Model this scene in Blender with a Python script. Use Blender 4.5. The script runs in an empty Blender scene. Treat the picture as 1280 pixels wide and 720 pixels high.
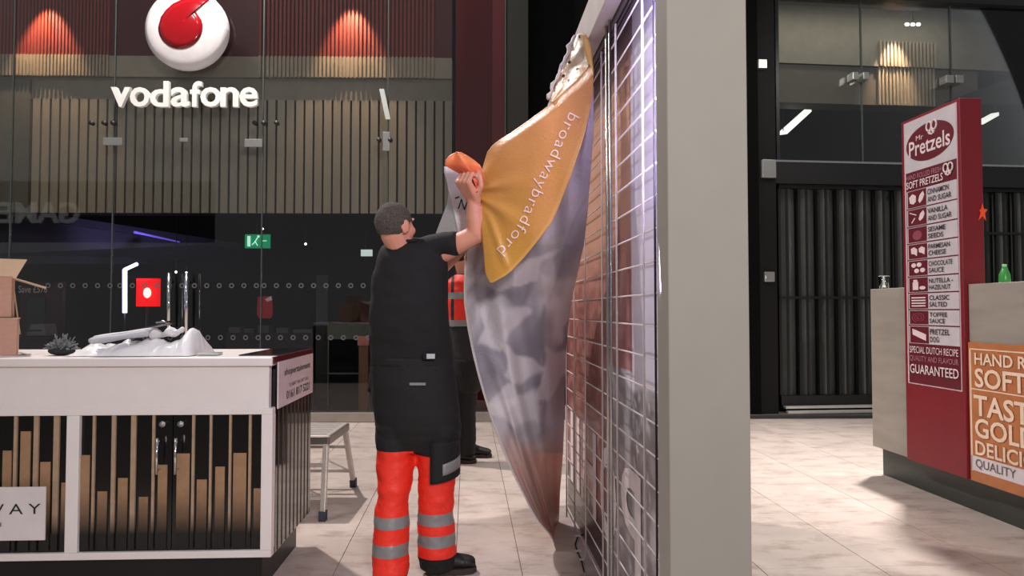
import bpy, math, random
from mathutils import Vector, Matrix, noise
random.seed(7)
S = bpy.context.scene
COL = S.collection
PI = math.pi

# ------------------------------------------------------------------ camera
F = 880.0; EYE = 1.3; PITCH = math.atan(28 / F)
cd = bpy.data.cameras.new('camera'); cam = bpy.data.objects.new('camera', cd); COL.objects.link(cam)
cd.sensor_width = 36; cd.lens = 36 * F / 1280; cd.clip_start = .05; cd.clip_end = 100
cam.location = (0, 0, EYE); cam.rotation_euler = (PI / 2 + PITCH, 0, 0)
S.camera = cam
# ------------------------------------------------------------------ world + lights + exposure
S.view_settings.view_transform = 'Standard'
try: S.view_settings.look = 'None'
except Exception: pass
S.view_settings.gamma = 1; S.view_settings.use_curve_mapping = False
S.view_settings.exposure = 0.0
w = bpy.data.worlds.new('world'); S.world = w; w.use_nodes = True
w.node_tree.nodes['Background'].inputs[0].default_value = (.95, .93, .95, 1)
w.node_tree.nodes['Background'].inputs[1].default_value = .25

def area(name, loc, target, size, power, col=(1, .95, .92), spread=None):
    ld = bpy.data.lights.new(name, 'AREA'); ld.energy = power; ld.color = col
    if isinstance(size, tuple): ld.shape = 'RECTANGLE'; ld.size, ld.size_y = size[0], size[1]
    else: ld.shape = 'SQUARE'; ld.size = size
    if spread: ld.spread = spread
    o = bpy.data.objects.new(name, ld); COL.objects.link(o); o.location = loc
    o.rotation_euler = (Vector(target) - Vector(loc)).to_track_quat('-Z', 'Y').to_euler()
    return o
def spot(name, loc, target, power, angle, blend=.5, col=(1, .75, .5), r=.03):
    ld = bpy.data.lights.new(name, 'SPOT'); ld.energy = power; ld.color = col; ld.spot_size = angle; ld.spot_blend = blend
    ld.shadow_soft_size = r
    o = bpy.data.objects.new(name, ld); COL.objects.link(o); o.location = loc
    o.rotation_euler = (Vector(target) - Vector(loc)).to_track_quat('-Z', 'Y').to_euler()
    return o
area('mall_key_or_fill', (-3.4, 6.9, 7.2), (-2.3, 4.7, 0), .2, 480, (1, .92, .88))
area('mall_key_or_fill', (4.0, 6.8, 7.2), (3.2, 5.0, 0), .35, 118, (1, .95, .91), math.radians(62))
area('mall_key_or_fill', (-2.5, -2.0, 10.9), (-1.0, 5.0, 1.0), 1.2, 70, (1, .94, .92))  # added overhead fill for the faces towards the camera
area('mall_key_or_fill', (-4.6, 3.0, 8.2), (0.5, 3.2, 1.2), .8, 95, (1, .94, .92))  # added fill from the left, brightens the hoarding
area('mall_key_or_fill', (1.1, -1.8, 2.8), (-.4, 4.5, 1.4), .6, 158, (1, .95, .93))  # added frontal fill, set where the glass does not show it

# ------------------------------------------------------------------ frames and pixels
c_, s_ = math.cos(PITCH), math.sin(PITCH)
def ray(px, py):
    u = px - 640; v = 360 - py
    return Vector((u, F * c_ - v * s_, F * s_ + v * c_))
def dep(px, py, Y):
    r = ray(px, py); k = Y / r[1]
    return Vector((k * r[0], Y, EYE + k * r[2]))
class Frame:
    def __init__(s, ang): s.a = ang; s.c = math.cos(ang); s.s = math.sin(ang)
    def w(s, u, v, z): return Vector((u * s.c - v * s.s, u * s.s + v * s.c, z))
    def l(s, p): return Vector((p[0] * s.c + p[1] * s.s, -p[0] * s.s + p[1] * s.c, p[2]))
    def atv(s, px, py, v):
        r = s.l(ray(px, py)); k = v / r[1]; return Vector((k * r[0], v, EYE + k * r[2]))
    def atu(s, px, py, u):
        r = s.l(ray(px, py)); k = u / r[0]; return Vector((u, k * r[1], EYE + k * r[2]))
    def atz(s, px, py, z=0):
        r = s.l(ray(px, py)); k = (z - EYE) / r[2]; return Vector((k * r[0], k * r[1], z))
W0 = Frame(0)
FK = Frame(math.atan(.045))       # left kiosk
FM = Frame(math.atan(55 / F))     # floor grid, hoarding, pretzel stand
FL = Frame(math.atan(.02))        # left shop front
FR = Frame(math.atan(.10))        # right shop front

# ------------------------------------------------------------------ materials
def lin(c):
    return tuple((x / 255 / 12.92) if x / 255 <= .04045 else ((x / 255 + .055) / 1.055) ** 2.4 for x in c) + (1,)
MC = {}
def mat(name, col, rough=.5, metal=0, var=.06, scale=8, bump=0, bscale=60, emit=0, ecol=None, spec=.5, coat=0, rand=0, stretch=None, sss=0):
    if name in MC: return MC[name]
    m = bpy.data.materials.new(name); m.use_nodes = True; MC[name] = m
    n = m.node_tree.nodes; L = m.node_tree.links; b = n['Principled BSDF']
    c = lin(col)
    tc = n.new('ShaderNodeTexCoord'); mp = n.new('ShaderNodeMapping'); L.new(tc.outputs['Object'], mp.inputs[0])
    if stretch: mp.inputs['Scale'].default_value = stretch
    nz = n.new('ShaderNodeTexNoise'); nz.inputs['Scale'].default_value = scale; nz.inputs['Detail'].default_value = 4
    L.new(mp.outputs[0], nz.inputs['Vector'])
    r = n.new('ShaderNodeValToRGB'); L.new(nz.outputs['Fac'], r.inputs[0])
    r.color_ramp.elements[0].position = .3; r.color_ramp.elements[1].position = .7
    r.color_ramp.elements[0].color = tuple(max(0, x * (1 - var)) for x in c[:3]) + (1,)
    r.color_ramp.elements[1].color = tuple(min(1, x * (1 + var)) for x in c[:3]) + (1,)
    out = r.outputs[0]
    if rand:
        oi = n.new('ShaderNodeObjectInfo'); mr = n.new('ShaderNodeMapRange'); L.new(oi.outputs['Random'], mr.inputs[0])
        mr.inputs[3].default_value = 1 - rand; mr.inputs[4].default_value = 1 + rand
        hs = n.new('ShaderNodeHueSaturation'); L.new(out, hs.inputs['Color']); L.new(mr.outputs[0], hs.inputs['Value']); out = hs.outputs[0]
    L.new(out, b.inputs['Base Color'])
    b.inputs['Roughness'].default_value = rough; b.inputs['Metallic'].default_value = metal
    b.inputs['Specular IOR Level'].default_value = spec; b.inputs['Coat Weight'].default_value = coat
    if sss: b.inputs['Subsurface Weight'].default_value = sss; b.inputs['Subsurface Radius'].default_value = (.02, .008, .004)
    if bump:
        n2 = n.new('ShaderNodeTexNoise'); n2.inputs['Scale'].default_value = bscale; n2.inputs['Detail'].default_value = 3
        L.new(mp.outputs[0], n2.inputs['Vector'])
        bp = n.new('ShaderNodeBump'); bp.inputs['Strength'].default_value = bump; bp.inputs['Distance'].default_value = .01
        L.new(n2.outputs['Fac'], bp.inputs['Height']); L.new(bp.outputs[0], b.inputs['Normal'])
    if emit:
        b.inputs['Emission Color'].default_value = lin(ecol or col); b.inputs['Emission Strength'].default_value = emit
    return m
def glass_mat(name, tint=(.90, .91, .895), ior=1.45, boost=1.0):
    if name in MC: return MC[name]
    m = bpy.data.materials.new(name); m.use_nodes = True; MC[name] = m
    n = m.node_tree.nodes; L = m.node_tree.links; n.remove(n['Principled BSDF'])
    t = n.new('ShaderNodeBsdfTransparent'); t.inputs[0].default_value = tint + (1,)
    g = n.new('ShaderNodeBsdfGlossy'); g.inputs['Roughness'].default_value = .01; g.inputs[0].default_value = (.9, .92, .95, 1)
    f = n.new('ShaderNodeFresnel'); f.inputs[0].default_value = ior
    nz = n.new('ShaderNodeTexNoise'); nz.inputs['Scale'].default_value = 1.2
    mm = n.new('ShaderNodeMath'); mm.operation = 'MULTIPLY_ADD'; L.new(nz.outputs['Fac'], mm.inputs[0]); mm.inputs[1].default_value = .02; mm.inputs[2].default_value = .0
    L.new(mm.outputs[0], g.inputs['Roughness'])
    mx = n.new('ShaderNodeMixShader'); m2 = n.new('ShaderNodeMath'); m2.operation = 'MULTIPLY'; m2.inputs[1].default_value = boost
    L.new(f.outputs[0], m2.inputs[0]); L.new(m2.outputs[0], mx.inputs[0]); L.new(t.outputs[0], mx.inputs[1]); L.new(g.outputs[0], mx.inputs[2])
    L.new(mx.outputs[0], n['Material Output'].inputs[0])
    return m
def vcol_mat(name, rough=.5, bump=0, bscale=30, coat=0, sheet=0):
    if name in MC: return MC[name]
    m = bpy.data.materials.new(name); m.use_nodes = True; MC[name] = m
    n = m.node_tree.nodes; L = m.node_tree.links; b = n['Principled BSDF']
    a = n.new('ShaderNodeVertexColor'); a.layer_name = 'print'
    L.new(a.outputs[0], b.inputs['Base Color']); b.inputs['Roughness'].default_value = rough; b.inputs['Coat Weight'].default_value = coat
    if bump:
        n2 = n.new('ShaderNodeTexNoise'); n2.inputs['Scale'].default_value = bscale
        tc = n.new('ShaderNodeTexCoord'); L.new(tc.outputs['Object'], n2.inputs['Vector'])
        bp = n.new('ShaderNodeBump'); bp.inputs['Strength'].default_value = bump; bp.inputs['Distance'].default_value = .01
        L.new(n2.outputs['Fac'], bp.inputs['Height']); L.new(bp.outputs[0], b.inputs['Normal'])
    return m
def fade_mat(name, c1, c2, z0, z1, rough=.35, metal=.0):
    "print that fades from c2 (below z0) to c1 (above z1), in object z"
    if name in MC: return MC[name]
    m = mat(name, c1, rough, metal, .1, 30)
    n = m.node_tree.nodes; L = m.node_tree.links; b = n['Principled BSDF']
    tc = n.new('ShaderNodeTexCoord'); sp = n.new('ShaderNodeSeparateXYZ'); L.new(tc.outputs['Object'], sp.inputs[0])
    mr = n.new('ShaderNodeMapRange'); L.new(sp.outputs[2], mr.inputs[0]); mr.inputs[1].default_value = z0; mr.inputs[2].default_value = z1
    src = b.inputs['Base Color'].links[0].from_socket
    mx = n.new('ShaderNodeMixRGB'); mx.inputs[1].default_value = lin(c2); L.new(mr.outputs[0], mx.inputs[0]); L.new(src, mx.inputs[2])
    L.new(mx.outputs[0], b.inputs['Base Color'])
    return m

# ------------------------------------------------------------------ mesh builder
class MB:
    def __init__(s): s.v = []; s.f = []; s.sm = []
    def add(s, vs, fs, smooth=False):
        o = len(s.v); s.v += [Vector(x) for x in vs]; s.f += [tuple(i + o for i in q) for q in fs]; s.sm += [smooth] * len(fs); return s
    def box(s, a, b, ch=0):
        x0, x1 = sorted((a[0], b[0])); y0, y1 = sorted((a[1], b[1])); z0, z1 = sorted((a[2], b[2]))
        s.add([(x0, y0, z0), (x1, y0, z0), (x1, y1, z0), (x0, y1, z0), (x0, y0, z1), (x1, y0, z1), (x1, y1, z1), (x0, y1, z1)],
              [(0, 3, 2, 1), (4, 5, 6, 7), (0, 1, 5, 4), (1, 2, 6, 5), (2, 3, 7, 6), (3, 0, 4, 7)]); return s
    def obox(s, c, ax, ay, az):
        "box from centre and three half axis vectors"
        c, ax, ay, az = map(Vector, (c, ax, ay, az)); vs = []
        for k in (-1, 1):
            for i, j in ((-1, -1), (1, -1), (1, 1), (-1, 1)): vs.append(c + ax * i + ay * j + az * k)
        s.add(vs, [(0, 3, 2, 1), (4, 5, 6, 7), (0, 1, 5, 4), (1, 2, 6, 5), (2, 3, 7, 6), (3, 0, 4, 7)]); return s
    def bar(s, p, q, w, h, up=(0, 0, 1)):
        p, q, up = Vector(p), Vector(q), Vector(up); d = (q - p).normalized(); r = d.cross(up)
        if r.length < 1e-4: r = d.cross(Vector((1, 0, 0)))
        r.normalize(); t = r.cross(d)
        return s.obox((p + q) / 2, (q - p) / 2, r * w / 2, t * h / 2)
    def tube(s, pts, rad, n=8, cap=True, smooth=True):
        pts = [Vector(p) for p in pts]
        if not isinstance(rad, (list, tuple)): rad = [rad] * len(pts)
        vs = []; fs = []; N = None
        for i, p in enumerate(pts):
            d = (pts[min(i + 1, len(pts) - 1)] - pts[max(i - 1, 0)]).normalized()
            if N is None:
                N = d.cross(Vector((0, 0, 1)))
                if N.length < 1e-3: N = d.cross(Vector((1, 0, 0)))
            N = (N - d * N.dot(d)).normalized(); B = d.cross(N)
            for k in range(n):
                a = 2 * PI * k / n; vs.append(p + (N * math.cos(a) + B * math.sin(a)) * rad[i])
        for i in range(len(pts) - 1):
            for k in range(n):
                a = i * n + k; b = i * n + (k + 1) % n; fs.append((a, b, b + n, a + n))
        if cap: fs.append(tuple(range(n - 1, -1, -1))); fs.append(tuple(range((len(pts) - 1) * n, len(pts) * n)))
        s.add(vs, fs, smooth); return s
    def grid(s, P, smooth=True, flip=False):
        "P rows x cols of points"
        R = len(P); C = len(P[0]); vs = [p for r in P for p in r]; fs = []
        for i in range(R - 1):
            for j in range(C - 1):
                q = (i * C + j, i * C + j + 1, (i + 1) * C + j + 1, (i + 1) * C + j); fs.append(q[::-1] if flip else q)
        s.add(vs, fs, smooth); return s
    def loft(s, rings, n=20, smooth=True):
        "rings: (centre, rx vector, ry vector)"
        vs = []; fs = []
        for c, a, b in rings:
            c, a, b = Vector(c), Vector(a), Vector(b)
            for k in range(n): t = 2 * PI * k / n; vs.append(c + a * math.cos(t) + b * math.sin(t))
        for i in range(len(rings) - 1):
            for k in range(n):
                q = i * n + k; r = i * n + (k + 1) % n; fs.append((q, r, r + n, q + n))
        fs.append(tuple(range(n - 1, -1, -1))); fs.append(tuple(range((len(rings) - 1) * n, len(rings) * n)))
        s.add(vs, fs, smooth); return s
    def ell(s, c, rx, ry, rz, M=None, n=16, m=10):
        c = Vector(c); P = []
        for i in range(m + 1):
            a = PI * i / m; P.append([(math.sin(a) * math.cos(2 * PI * k / n), math.sin(a) * math.sin(2 * PI * k / n), math.cos(a)) for k in range(n)])
        vs = []; fs = []
        def T(p):
            q = Vector((p[0] * rx, p[1] * ry, p[2] * rz)); return c + (M @ q if M else q)
        vs.append(T((0, 0, 1)))
        for i in range(1, m): vs += [T(p) for p in P[i]]
        vs.append(T((0, 0, -1)))
        for k in range(n): fs.append((0, 1 + k, 1 + (k + 1) % n))
        for i in range(m - 2):
            for k in range(n):
                a = 1 + i * n + k; b = 1 + i * n + (k + 1) % n; fs.append((a, a + n, b + n, b))
        e = len(vs) - 1
        for k in range(n): fs.append((e, 1 + (m - 2) * n + (k + 1) % n, 1 + (m - 2) * n + k))
        s.add(vs, fs, True); return s
    def cap(s, p, r0, q, r1, n=12):
        "tapered capsule"
        p, q = Vector(p), Vector(q); d = (q - p).normalized(); pts = []; rr = []
        for a in (89, 60, 30): pts.append(p - d * r0 * math.sin(math.radians(a))); rr.append(r0 * math.cos(math.radians(a)))
        pts += [p, q]; rr += [r0, r1]
        for a in (30, 60, 89): pts.append(q + d * r1 * math.sin(math.radians(a))); rr.append(r1 * math.cos(math.radians(a)))
        return s.tube(pts, rr, n)
    def prism(s, poly, f0, f1):
        "poly: 2D list; f0,f1 map (x,y)->3D for the two faces"
        n = len(poly); vs = [f0(*p) for p in poly] + [f1(*p) for p in poly]
        fs = [tuple(range(n)), tuple(range(2 * n - 1, n - 1, -1))] + [(i, i + n, (i + 1) % n + n, (i + 1) % n) for i in range(n)]
        s.add(vs, fs); return s
def children_name(name): return name
def obj(name, mb, m, parent=None, frame=None, base=(0, 0, 0), bevel=0, label=None, weld=False):
    "frame coords -> one linked mesh object; with a parent the mesh is relative to the parent's base"
    me = bpy.data.meshes.new(name)
    top = parent
    if parent is not None: base = Vector(parent['_b']); ang = parent['_a']
    else: ang = frame.a if frame else 0; base = Vector(base)
    me.from_pydata([tuple(v - base) for v in mb.v], [], mb.f); me.update()
    me.polygons.foreach_set('use_smooth', mb.sm)
    o = bpy.data.objects.new(name, me); COL.objects.link(o)
    if m: me.materials.append(m)
    if parent is not None: o.parent = parent; o['_b'] = tuple(base); o['_a'] = ang
    else:
        fr = Frame(ang); o.location = fr.w(*base); o.rotation_euler = (0, 0, ang); o['_b'] = tuple(base); o['_a'] = ang
    if bevel:
        bv = o.modifiers.new('bevel', 'BEVEL'); bv.width = bevel; bv.segments = 2; bv.limit_method = 'ANGLE'; bv.angle_limit = .7
    if label: o['label'] = label
    return o
def tag(o, label, cat, group=None, kind=None):
    if label: o['label'] = label
    if cat: o['category'] = cat
    if group: o['group'] = group
    if kind: o['kind'] = kind
    return o
def thing(name, label, cat, base, frame=W0, group=None):
    o = bpy.data.objects.new(name, None); COL.objects.link(o); o.empty_display_size = .1
    o.location = frame.w(*base); o.rotation_euler = (0, 0, frame.a); o['_b'] = tuple(base); o['_a'] = frame.a
    return tag(o, label, cat, group)
def struct(name, mb, m, frame=W0, parent=None, bevel=0):
    o = obj(name, mb, m, parent, frame, bevel=bevel)
    if parent is None: o['kind'] = 'structure'
    return o
def B(a, b): return MB().box(a, b)

def text2d(s, bold=0, spacing=1.0, shear=0, res=3):
    cu = bpy.data.curves.new('t', 'FONT'); cu.body = s; cu.size = 1; cu.offset = bold; cu.space_character = spacing
    cu.shear = shear; cu.resolution_u = res
    o = bpy.data.objects.new('t', cu); COL.objects.link(o)
    dg = bpy.context.evaluated_depsgraph_get(); me = bpy.data.meshes.new_from_object(o.evaluated_get(dg))
    vs = [(v.co.x, v.co.y) for v in me.vertices]; fs = [tuple(p.vertices) for p in me.polygons]
    ed = {}
    for f in fs:
        for i in range(len(f)):
            k = (f[i], f[(i + 1) % len(f)]); ed[k] = 1
    bd = [k for k in ed if (k[1], k[0]) not in ed]
    bpy.data.objects.remove(o); bpy.data.curves.remove(cu); bpy.data.meshes.remove(me)
    return vs, fs, bd
def text_mb(s, fit, fn, bold=0, spacing=1, shear=0, keep=False, thick=None, res=3, yr=None):
    "fit=(w,h): text box scaled to it; fn(x,y)->3D; thick: vector offset for solid letters"
    vs, fs, bd = text2d(s, bold, spacing, shear, res)
    x0 = min(v[0] for v in vs); x1 = max(v[0] for v in vs); y0 = min(v[1] for v in vs); y1 = max(v[1] for v in vs)
    if yr: y0, y1 = yr
    sy = fit[1] / (y1 - y0); sx = sy if keep else fit[0] / (x1 - x0)
    mb = MB(); P = [Vector(fn((x - x0) * sx, (y - y0) * sy)) for x, y in vs]
    mb.add(P, fs)
    if thick is not None:
        t = Vector(thick); n = len(P)
        mb.add(P + [p + t for p in P], [tuple(i + n for i in f[::-1]) for f in fs] + [(a, b, b + n, a + n)[::-1] for a, b in bd])
    return mb

WHITE = mat('white_paint', (230, 222, 220), .4, var=.02)
BLACK = mat('black_gloss', (12, 12, 13), .12, var=.1)
DARK = mat('dark_grey', (34, 34, 35), .5)
STEEL = mat('steel', (190, 190, 188), .25, 1, .05)
CHROME = mat('chrome', (215, 215, 215), .12, 1, .02)
ALU = mat('aluminium', (204, 196, 188), .35, .35, .06, 20)
# ================================================================== SETTING
Y0 = 8.3
tilem = mat('floor_tile', (204, 189, 180), .38, var=.10, scale=3.5, bump=.05, bscale=90, rand=.045, coat=.15)
n = tilem.node_tree.nodes; L = tilem.node_tree.links; b = n['Principled BSDF']    # darker scuffs
src = b.inputs['Base Color'].links[0].from_socket
gm = n.new('ShaderNodeNewGeometry'); mpp = n.new('ShaderNodeMapping'); L.new(gm.outputs['Position'], mpp.inputs[0]); mpp.inputs['Scale'].default_value = (1.1, 2.2, 1)
nz = n.new('ShaderNodeTexNoise'); nz.inputs['Scale'].default_value = 3.2; nz.inputs['Detail'].default_value = 9; nz.inputs['Roughness'].default_value = .7; L.new(mpp.outputs[0], nz.inputs['Vector'])
rp = n.new('ShaderNodeValToRGB'); L.new(nz.outputs['Fac'], rp.inputs[0]); rp.color_ramp.elements[0].position = .30; rp.color_ramp.elements[1].position = .5
rp.color_ramp.elements[0].color = (.52, .44, .40, 1); rp.color_ramp.elements[1].color = (1, 1, 1, 1)
mx = n.new('ShaderNodeMixRGB'); mx.blend_type = 'MULTIPLY'; mx.inputs[0].default_value = .8; L.new(src, mx.inputs[1]); L.new(rp.outputs[0], mx.inputs[2]); L.new(mx.outputs[0], b.inputs['Base Color'])
floor = struct('floor', B((-9, -5, -.1), (12, 9.2, -.006)), mat('grout', (120, 108, 100), .8), FM)
ub = [-.06]
while ub[-1] > -6: ub.append(ub[-1] - .6)
ub = ub[::-1] + [.27]
while ub[-1] < 6.2: ub.append(ub[-1] + .6)
vb = [1.6 + .95 * i for i in range(9)]
for i in range(len(ub) - 1):
    for j in range(len(vb) - 1):
        g = .0022
        obj('tile', B((ub[i] + g, vb[j] + g * .45, -.02), (ub[i + 1] - g, vb[j + 1] - g * .45, 0)), tilem, floor)

def LQ(px, py, off=0): return FL.atv(px, py, Y0 + off)
# dark enclosing structure of the shops
DW = mat('shop_wall_dark', (20, 20, 22), .7)
struct('wall_back', MB().box((-14, 15, 0), (14, 15.2, 7)), DW, FL)
struct('wall_left', MB().box((-14, Y0, 0), (-13.8, 15, 7)), DW, FL)
struct('wall_right', MB().box((13, 8.9, 0), (13.2, 15, 7)), DW, FL)
struct('ceiling', MB().box((-14, Y0 + .3, 6.6), (13.2, 15.2, 6.8)), DW, FL)
struct('floor_1', MB().box((-13.8, Y0 + .12, 0), (13, 15, .04)), mat('shop_floor', (52, 56, 54), .25, var=.15, scale=2), FL)

# --- left shop front sill
a = LQ(250, 527); 
struct('trim_1', B((-11, Y0 - .05, .002), (LQ(634, 500)[0], Y0 + .12, .115)), mat('sill_metal', (172, 165, 158), .28, .6, .12, 5), FL, bevel=.01)

# --- fascia behind the glass, one bulkhead: red, beige band, darker band, slats
FO = .55
zr = lambda py: LQ(300, py, FO)[2]
uL = -11.; uR = LQ(565, 100, FO)[0]
bulk = thing('shop_bulkhead', 'deep red and beige bulkhead above the dark phone shop, behind the glass', 'bulkhead', (uL, Y0 + FO, zr(266)), FL)
redm = mat('fascia_red', (96, 20, 28), .45, var=.08, scale=2)
beig = mat('fascia_beige', (176, 166, 150), .6, var=.05)
obj('upper_panel', B((uL, Y0 + FO, zr(71)), (uR, Y0 + FO + .25, 6.59)), redm, bulk)
obj('beige_band', B((uL, Y0 + FO - .01, zr(97)), (uR, Y0 + FO + .25, zr(71))), beig, bulk)
obj('lower_band', B((uL, Y0 + FO + .03, zr(124)), (uR, Y0 + FO + .25, zr(97))), mat('fascia_taupe', (150, 143, 131), .7), bulk)
obj('backing', B((uL, Y0 + FO + .06, zr(266)), (uR, Y0 + FO + .3, zr(124))), mat('slat_backing', (48, 43, 38), .8), bulk)  # plain dark backing between the slats
slm = mat('slat_taupe', (172, 163, 148), .6, var=.04, rand=.05, stretch=(3, 3, .4))
pitch = (LQ(565, 200, FO)[0] - LQ(36, 200, FO)[0]) / 45
x = uR; k = 0
while x > LQ(-30, 200, FO)[0]:
    if k < 45:
        obj('slat', B((x - pitch * .78, Y0 + FO + .02, zr(266)), (x, Y0 + FO + .059, zr(124))), slm, bulk)
    x -= pitch; k += 1
    if k == 45:
        obj('side_panel', B((uL, Y0 + FO, zr(266)), (x, Y0 + FO + .07, zr(100))), mat('side_grey', (116, 116, 108), .7), bulk); break
# added ribs and spots imitating a lit ribbed surface reflected in the glass
def ribs(par, u0, u1, z0, z1, v, n, m, name):
    mb = MB(); p = (u1 - u0) / n
    for i in range(n): mb.box((u0 + p * i, v - .035, z0), (u0 + p * i + p * .55, v, z1))
    o = obj(name, mb, m, par); o['kind'] = 'stuff'; return o
for (cx, wid) in ((45, 95), (435, 110)):
    a = LQ(cx - wid, 50, FO)[0]; b_ = LQ(cx + wid, 50, FO)[0]
    ribs(bulk, a, b_, zr(71), 6.2, Y0 + FO, 44, mat('reflected_rib_red', (150, 62, 52), .5, rand=0), 'ribs_or_reflection')
    ribs(bulk, a, b_, zr(97), zr(71), Y0 + FO - .01, 44, mat('rib_beige', (186, 172, 152), .5), 'ribs_or_reflection')
    top = LQ(cx, 5, FO - .28)
    p = FL.w(top[0], top[1], top[2] + .25); tgt = FL.w(top[0], Y0 + FO, zr(82))
    spot('reflected_glow_spot', p, tgt, 150, math.radians(62), .6, (1, .66, .42))  # added spot for the warm glow of the reflection
# red curved return wall
rw = thing('red_return_wall', 'tall dark red curved panel at the right end of the phone shop front', 'wall panel', (LQ(600, 500)[0], Y0, 0), FL)
u0 = LQ(566, 100, .1)[0]; u1 = LQ(634, 100, .1)[0]; P = []
for zz in (0.04, 6.6):
    P.append([(u0 + (u1 - u0) * t, Y0 + .62 - .5 * math.sin(t * PI / 2) ** 1.5, zz) for t in [i / 14 for i in range(15)]])
redg = mat('red_gloss', (128, 10, 22), .5, var=.05, scale=1.5)
obj('curved_panel', MB().grid(P), redg, rw)
obj('edge_strip', B((u1 - .18, Y0 + .02, .04), (u1 - .02, Y0 + .12, 6.6)), mat('red_strip', (150, 18, 30), .3), rw)
# piers between the shop fronts
struct('wall_pier', B((LQ(634, 300)[0], Y0 - .06, 0), (LQ(660, 300)[0], Y0 + .7, 6.6)), mat('pier_grey', (50, 50, 48), .95, var=.04, spec=.1), FL)
struct('wall_centre', B((LQ(660, 300)[0], Y0 + .15, 0), (FL.l(FR.w(FR.atv(943, 300, 8.34)[0], 8.34, 0))[0], Y0 + .75, 6.6)), mat('pier_black', (12, 12, 12), .95, spec=.08), FL)

# --- left glazing
GM = glass_mat('shop_glass')
jx = [-560, -380, -185, 12, 140, 327, 484, 632]
win = []
for i in range(len(jx) - 1):
    a, b_ = LQ(jx[i], 300)[0], LQ(jx[i + 1], 300)[0]
    o = struct('window_%d' % (i + 1), B((a + .004, Y0, .115), (b_ - .004, Y0 + .012, 6.6)), GM, FL); win.append((o, a, b_))
    obj('edge_bead', B((b_ - .006, Y0 - .004, .115), (b_ + .006, Y0 + .016, 6.6)), mat('glass_edge', (70, 78, 74), .3), o)
pf = mat('patch_metal', (168, 168, 165), .3, .7)
def fitting(par, px, py, w_, h_, F_=FL, Y=None, glow=None):
    q = F_.atv(px, py, (Y or Y0) - .02); k = q[1] / F
    mb = MB().box((q[0] - w_ * k / 2, q[1] - .012, q[2] - h_ * k / 2), (q[0] + w_ * k / 2, q[1] + .012, q[2] + h_ * k / 2))
    return obj('patch_fitting', mb, pf, par, bevel=.004)
def bolt(par, px, py, F_=FL, Y=None):
    q = F_.atv(px, py, (Y or Y0) - .02); mb = MB().tube([(q[0], q[1] - .03, q[2]), (q[0], q[1] + .02, q[2])], .026, 12)
    return obj('bolt', mb, DARK, par)
for px, py, w_, h_, wi in ((141, 177, 23, 10, 4), (230, 175, 10, 5, 4), (317, 179, 22, 10, 5), (483, 177, 9, 24, 6)):
    fitting(win[wi][0], px, py, w_, h_)
for px, py, wi in ((115, 154, 3), (131, 154, 3), (142, 154, 4), (319, 154, 4), (330, 154, 5), (346, 154, 5), (474, 175, 5), (488, 175, 6)):
    bolt(win[wi][0], px, py)
streak = MB(); q0 = LQ(474, 111, -.05); q1 = LQ(480, 111, -.05); q2 = LQ(488, 149, -.05); q3 = LQ(482, 149, -.05)
streak.prism([(0, 0), (1, 0), (1, 1), (0, 1)], lambda x, y: (q0, q1, q2, q3)[int(y * 2 + (x if y == 0 else 1 - x))], lambda x, y: Vector((q0, q1, q2, q3)[int(y * 2 + (x if y == 0 else 1 - x))]) + Vector((0, .02, 0)))
obj('reflected_streak', streak, mat('streak_white', (190, 195, 190), .4), win[5][0])  # solid pale streak put in for a lamp reflection on the glass
# manifestation dots
def dots(par, y, x0, x1, st, F_=FL, Y=None, r=3.2):
    mb = MB(); x = x0
    while x < x1:
        q = F_.atv(x, y, (Y or Y0) - .006); R = r * q[1] / F
        ring = [(q[0] + R * math.cos(t) * f, q[1], q[2] + R * math.sin(t) * f) for f in (1, .55) for t in [2 * PI * i / 12 for i in range(12)]]
        mb.add(ring, [(i, (i + 1) % 12, (i + 1) % 12 + 12, i + 12) for i in range(12)]); x += st
    o = obj('dot_band', mb, mat('dot_grey', (92, 94, 98), .6), par); o['kind'] = 'stuff'
dots(win[3][0], 357, 60, 138, 15.5); dots(win[4][0], 357, 150, 326, 15.5); dots(win[5][0], 357, 330, 480, 15.5)
dots(win[5][0], 422, 335, 480, 15.7); dots(win[4][0], 422, 150, 326, 15.7)
# door handles
for px, wi in ((211, 4), (233, 4)):
    a = LQ(px, 341, -.1); b_ = LQ(px, 420, -.1)
    hb = MB().tube([a, b_], .022, 10)
    for yy in (352, 410):
        q = LQ(px, yy, -.1); hb.tube([q, q + Vector((0, .1, 0))], .012, 8)
    hb.tube([a + Vector((.06, .22, 0)), b_ + Vector((.06, .22, 0))], .015, 8)
    obj('pull_handle', hb, CHROME, win[wi][0])

# --- emblem and shop name
lg = thing('round_emblem', 'round white domed shop emblem with a red apostrophe-shaped drop, high on the glass', 'sign', tuple(LQ(234, 37, -.12)), FL)
C0 = LQ(234, 37, -.10); Rr = 51 * C0[1] / F
pts = []
mb = MB(); P = []
for k in range(11):
    rr = Rr * k / 10; dd = .06 * (math.sqrt(max(0, 1 - (k / 10) ** 2)) ** 1.0)
    P.append([(C0[0] + rr * math.cos(t), C0[1] - .03 - dd, C0[2] + rr * math.sin(t)) for t in [2 * PI * i / 48 for i in range(49)]])
P.append([(C0[0] + Rr * math.cos(t), C0[1] + .05, C0[2] + Rr * math.sin(t)) for t in [2 * PI * i / 48 for i in range(49)]])
obj('disc', MB().grid(P, flip=False), mat('emblem_white', (205, 201, 201), .3, coat=.2), lg)
k1 = C0[1] / F
drop = []
cx, cy, cr = 229.5, 37.5, 27.5
for a in range(180, 385, 9): drop.append((cx + cr * math.cos(math.radians(a)), cy - cr * math.sin(math.radians(a))))
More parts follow.
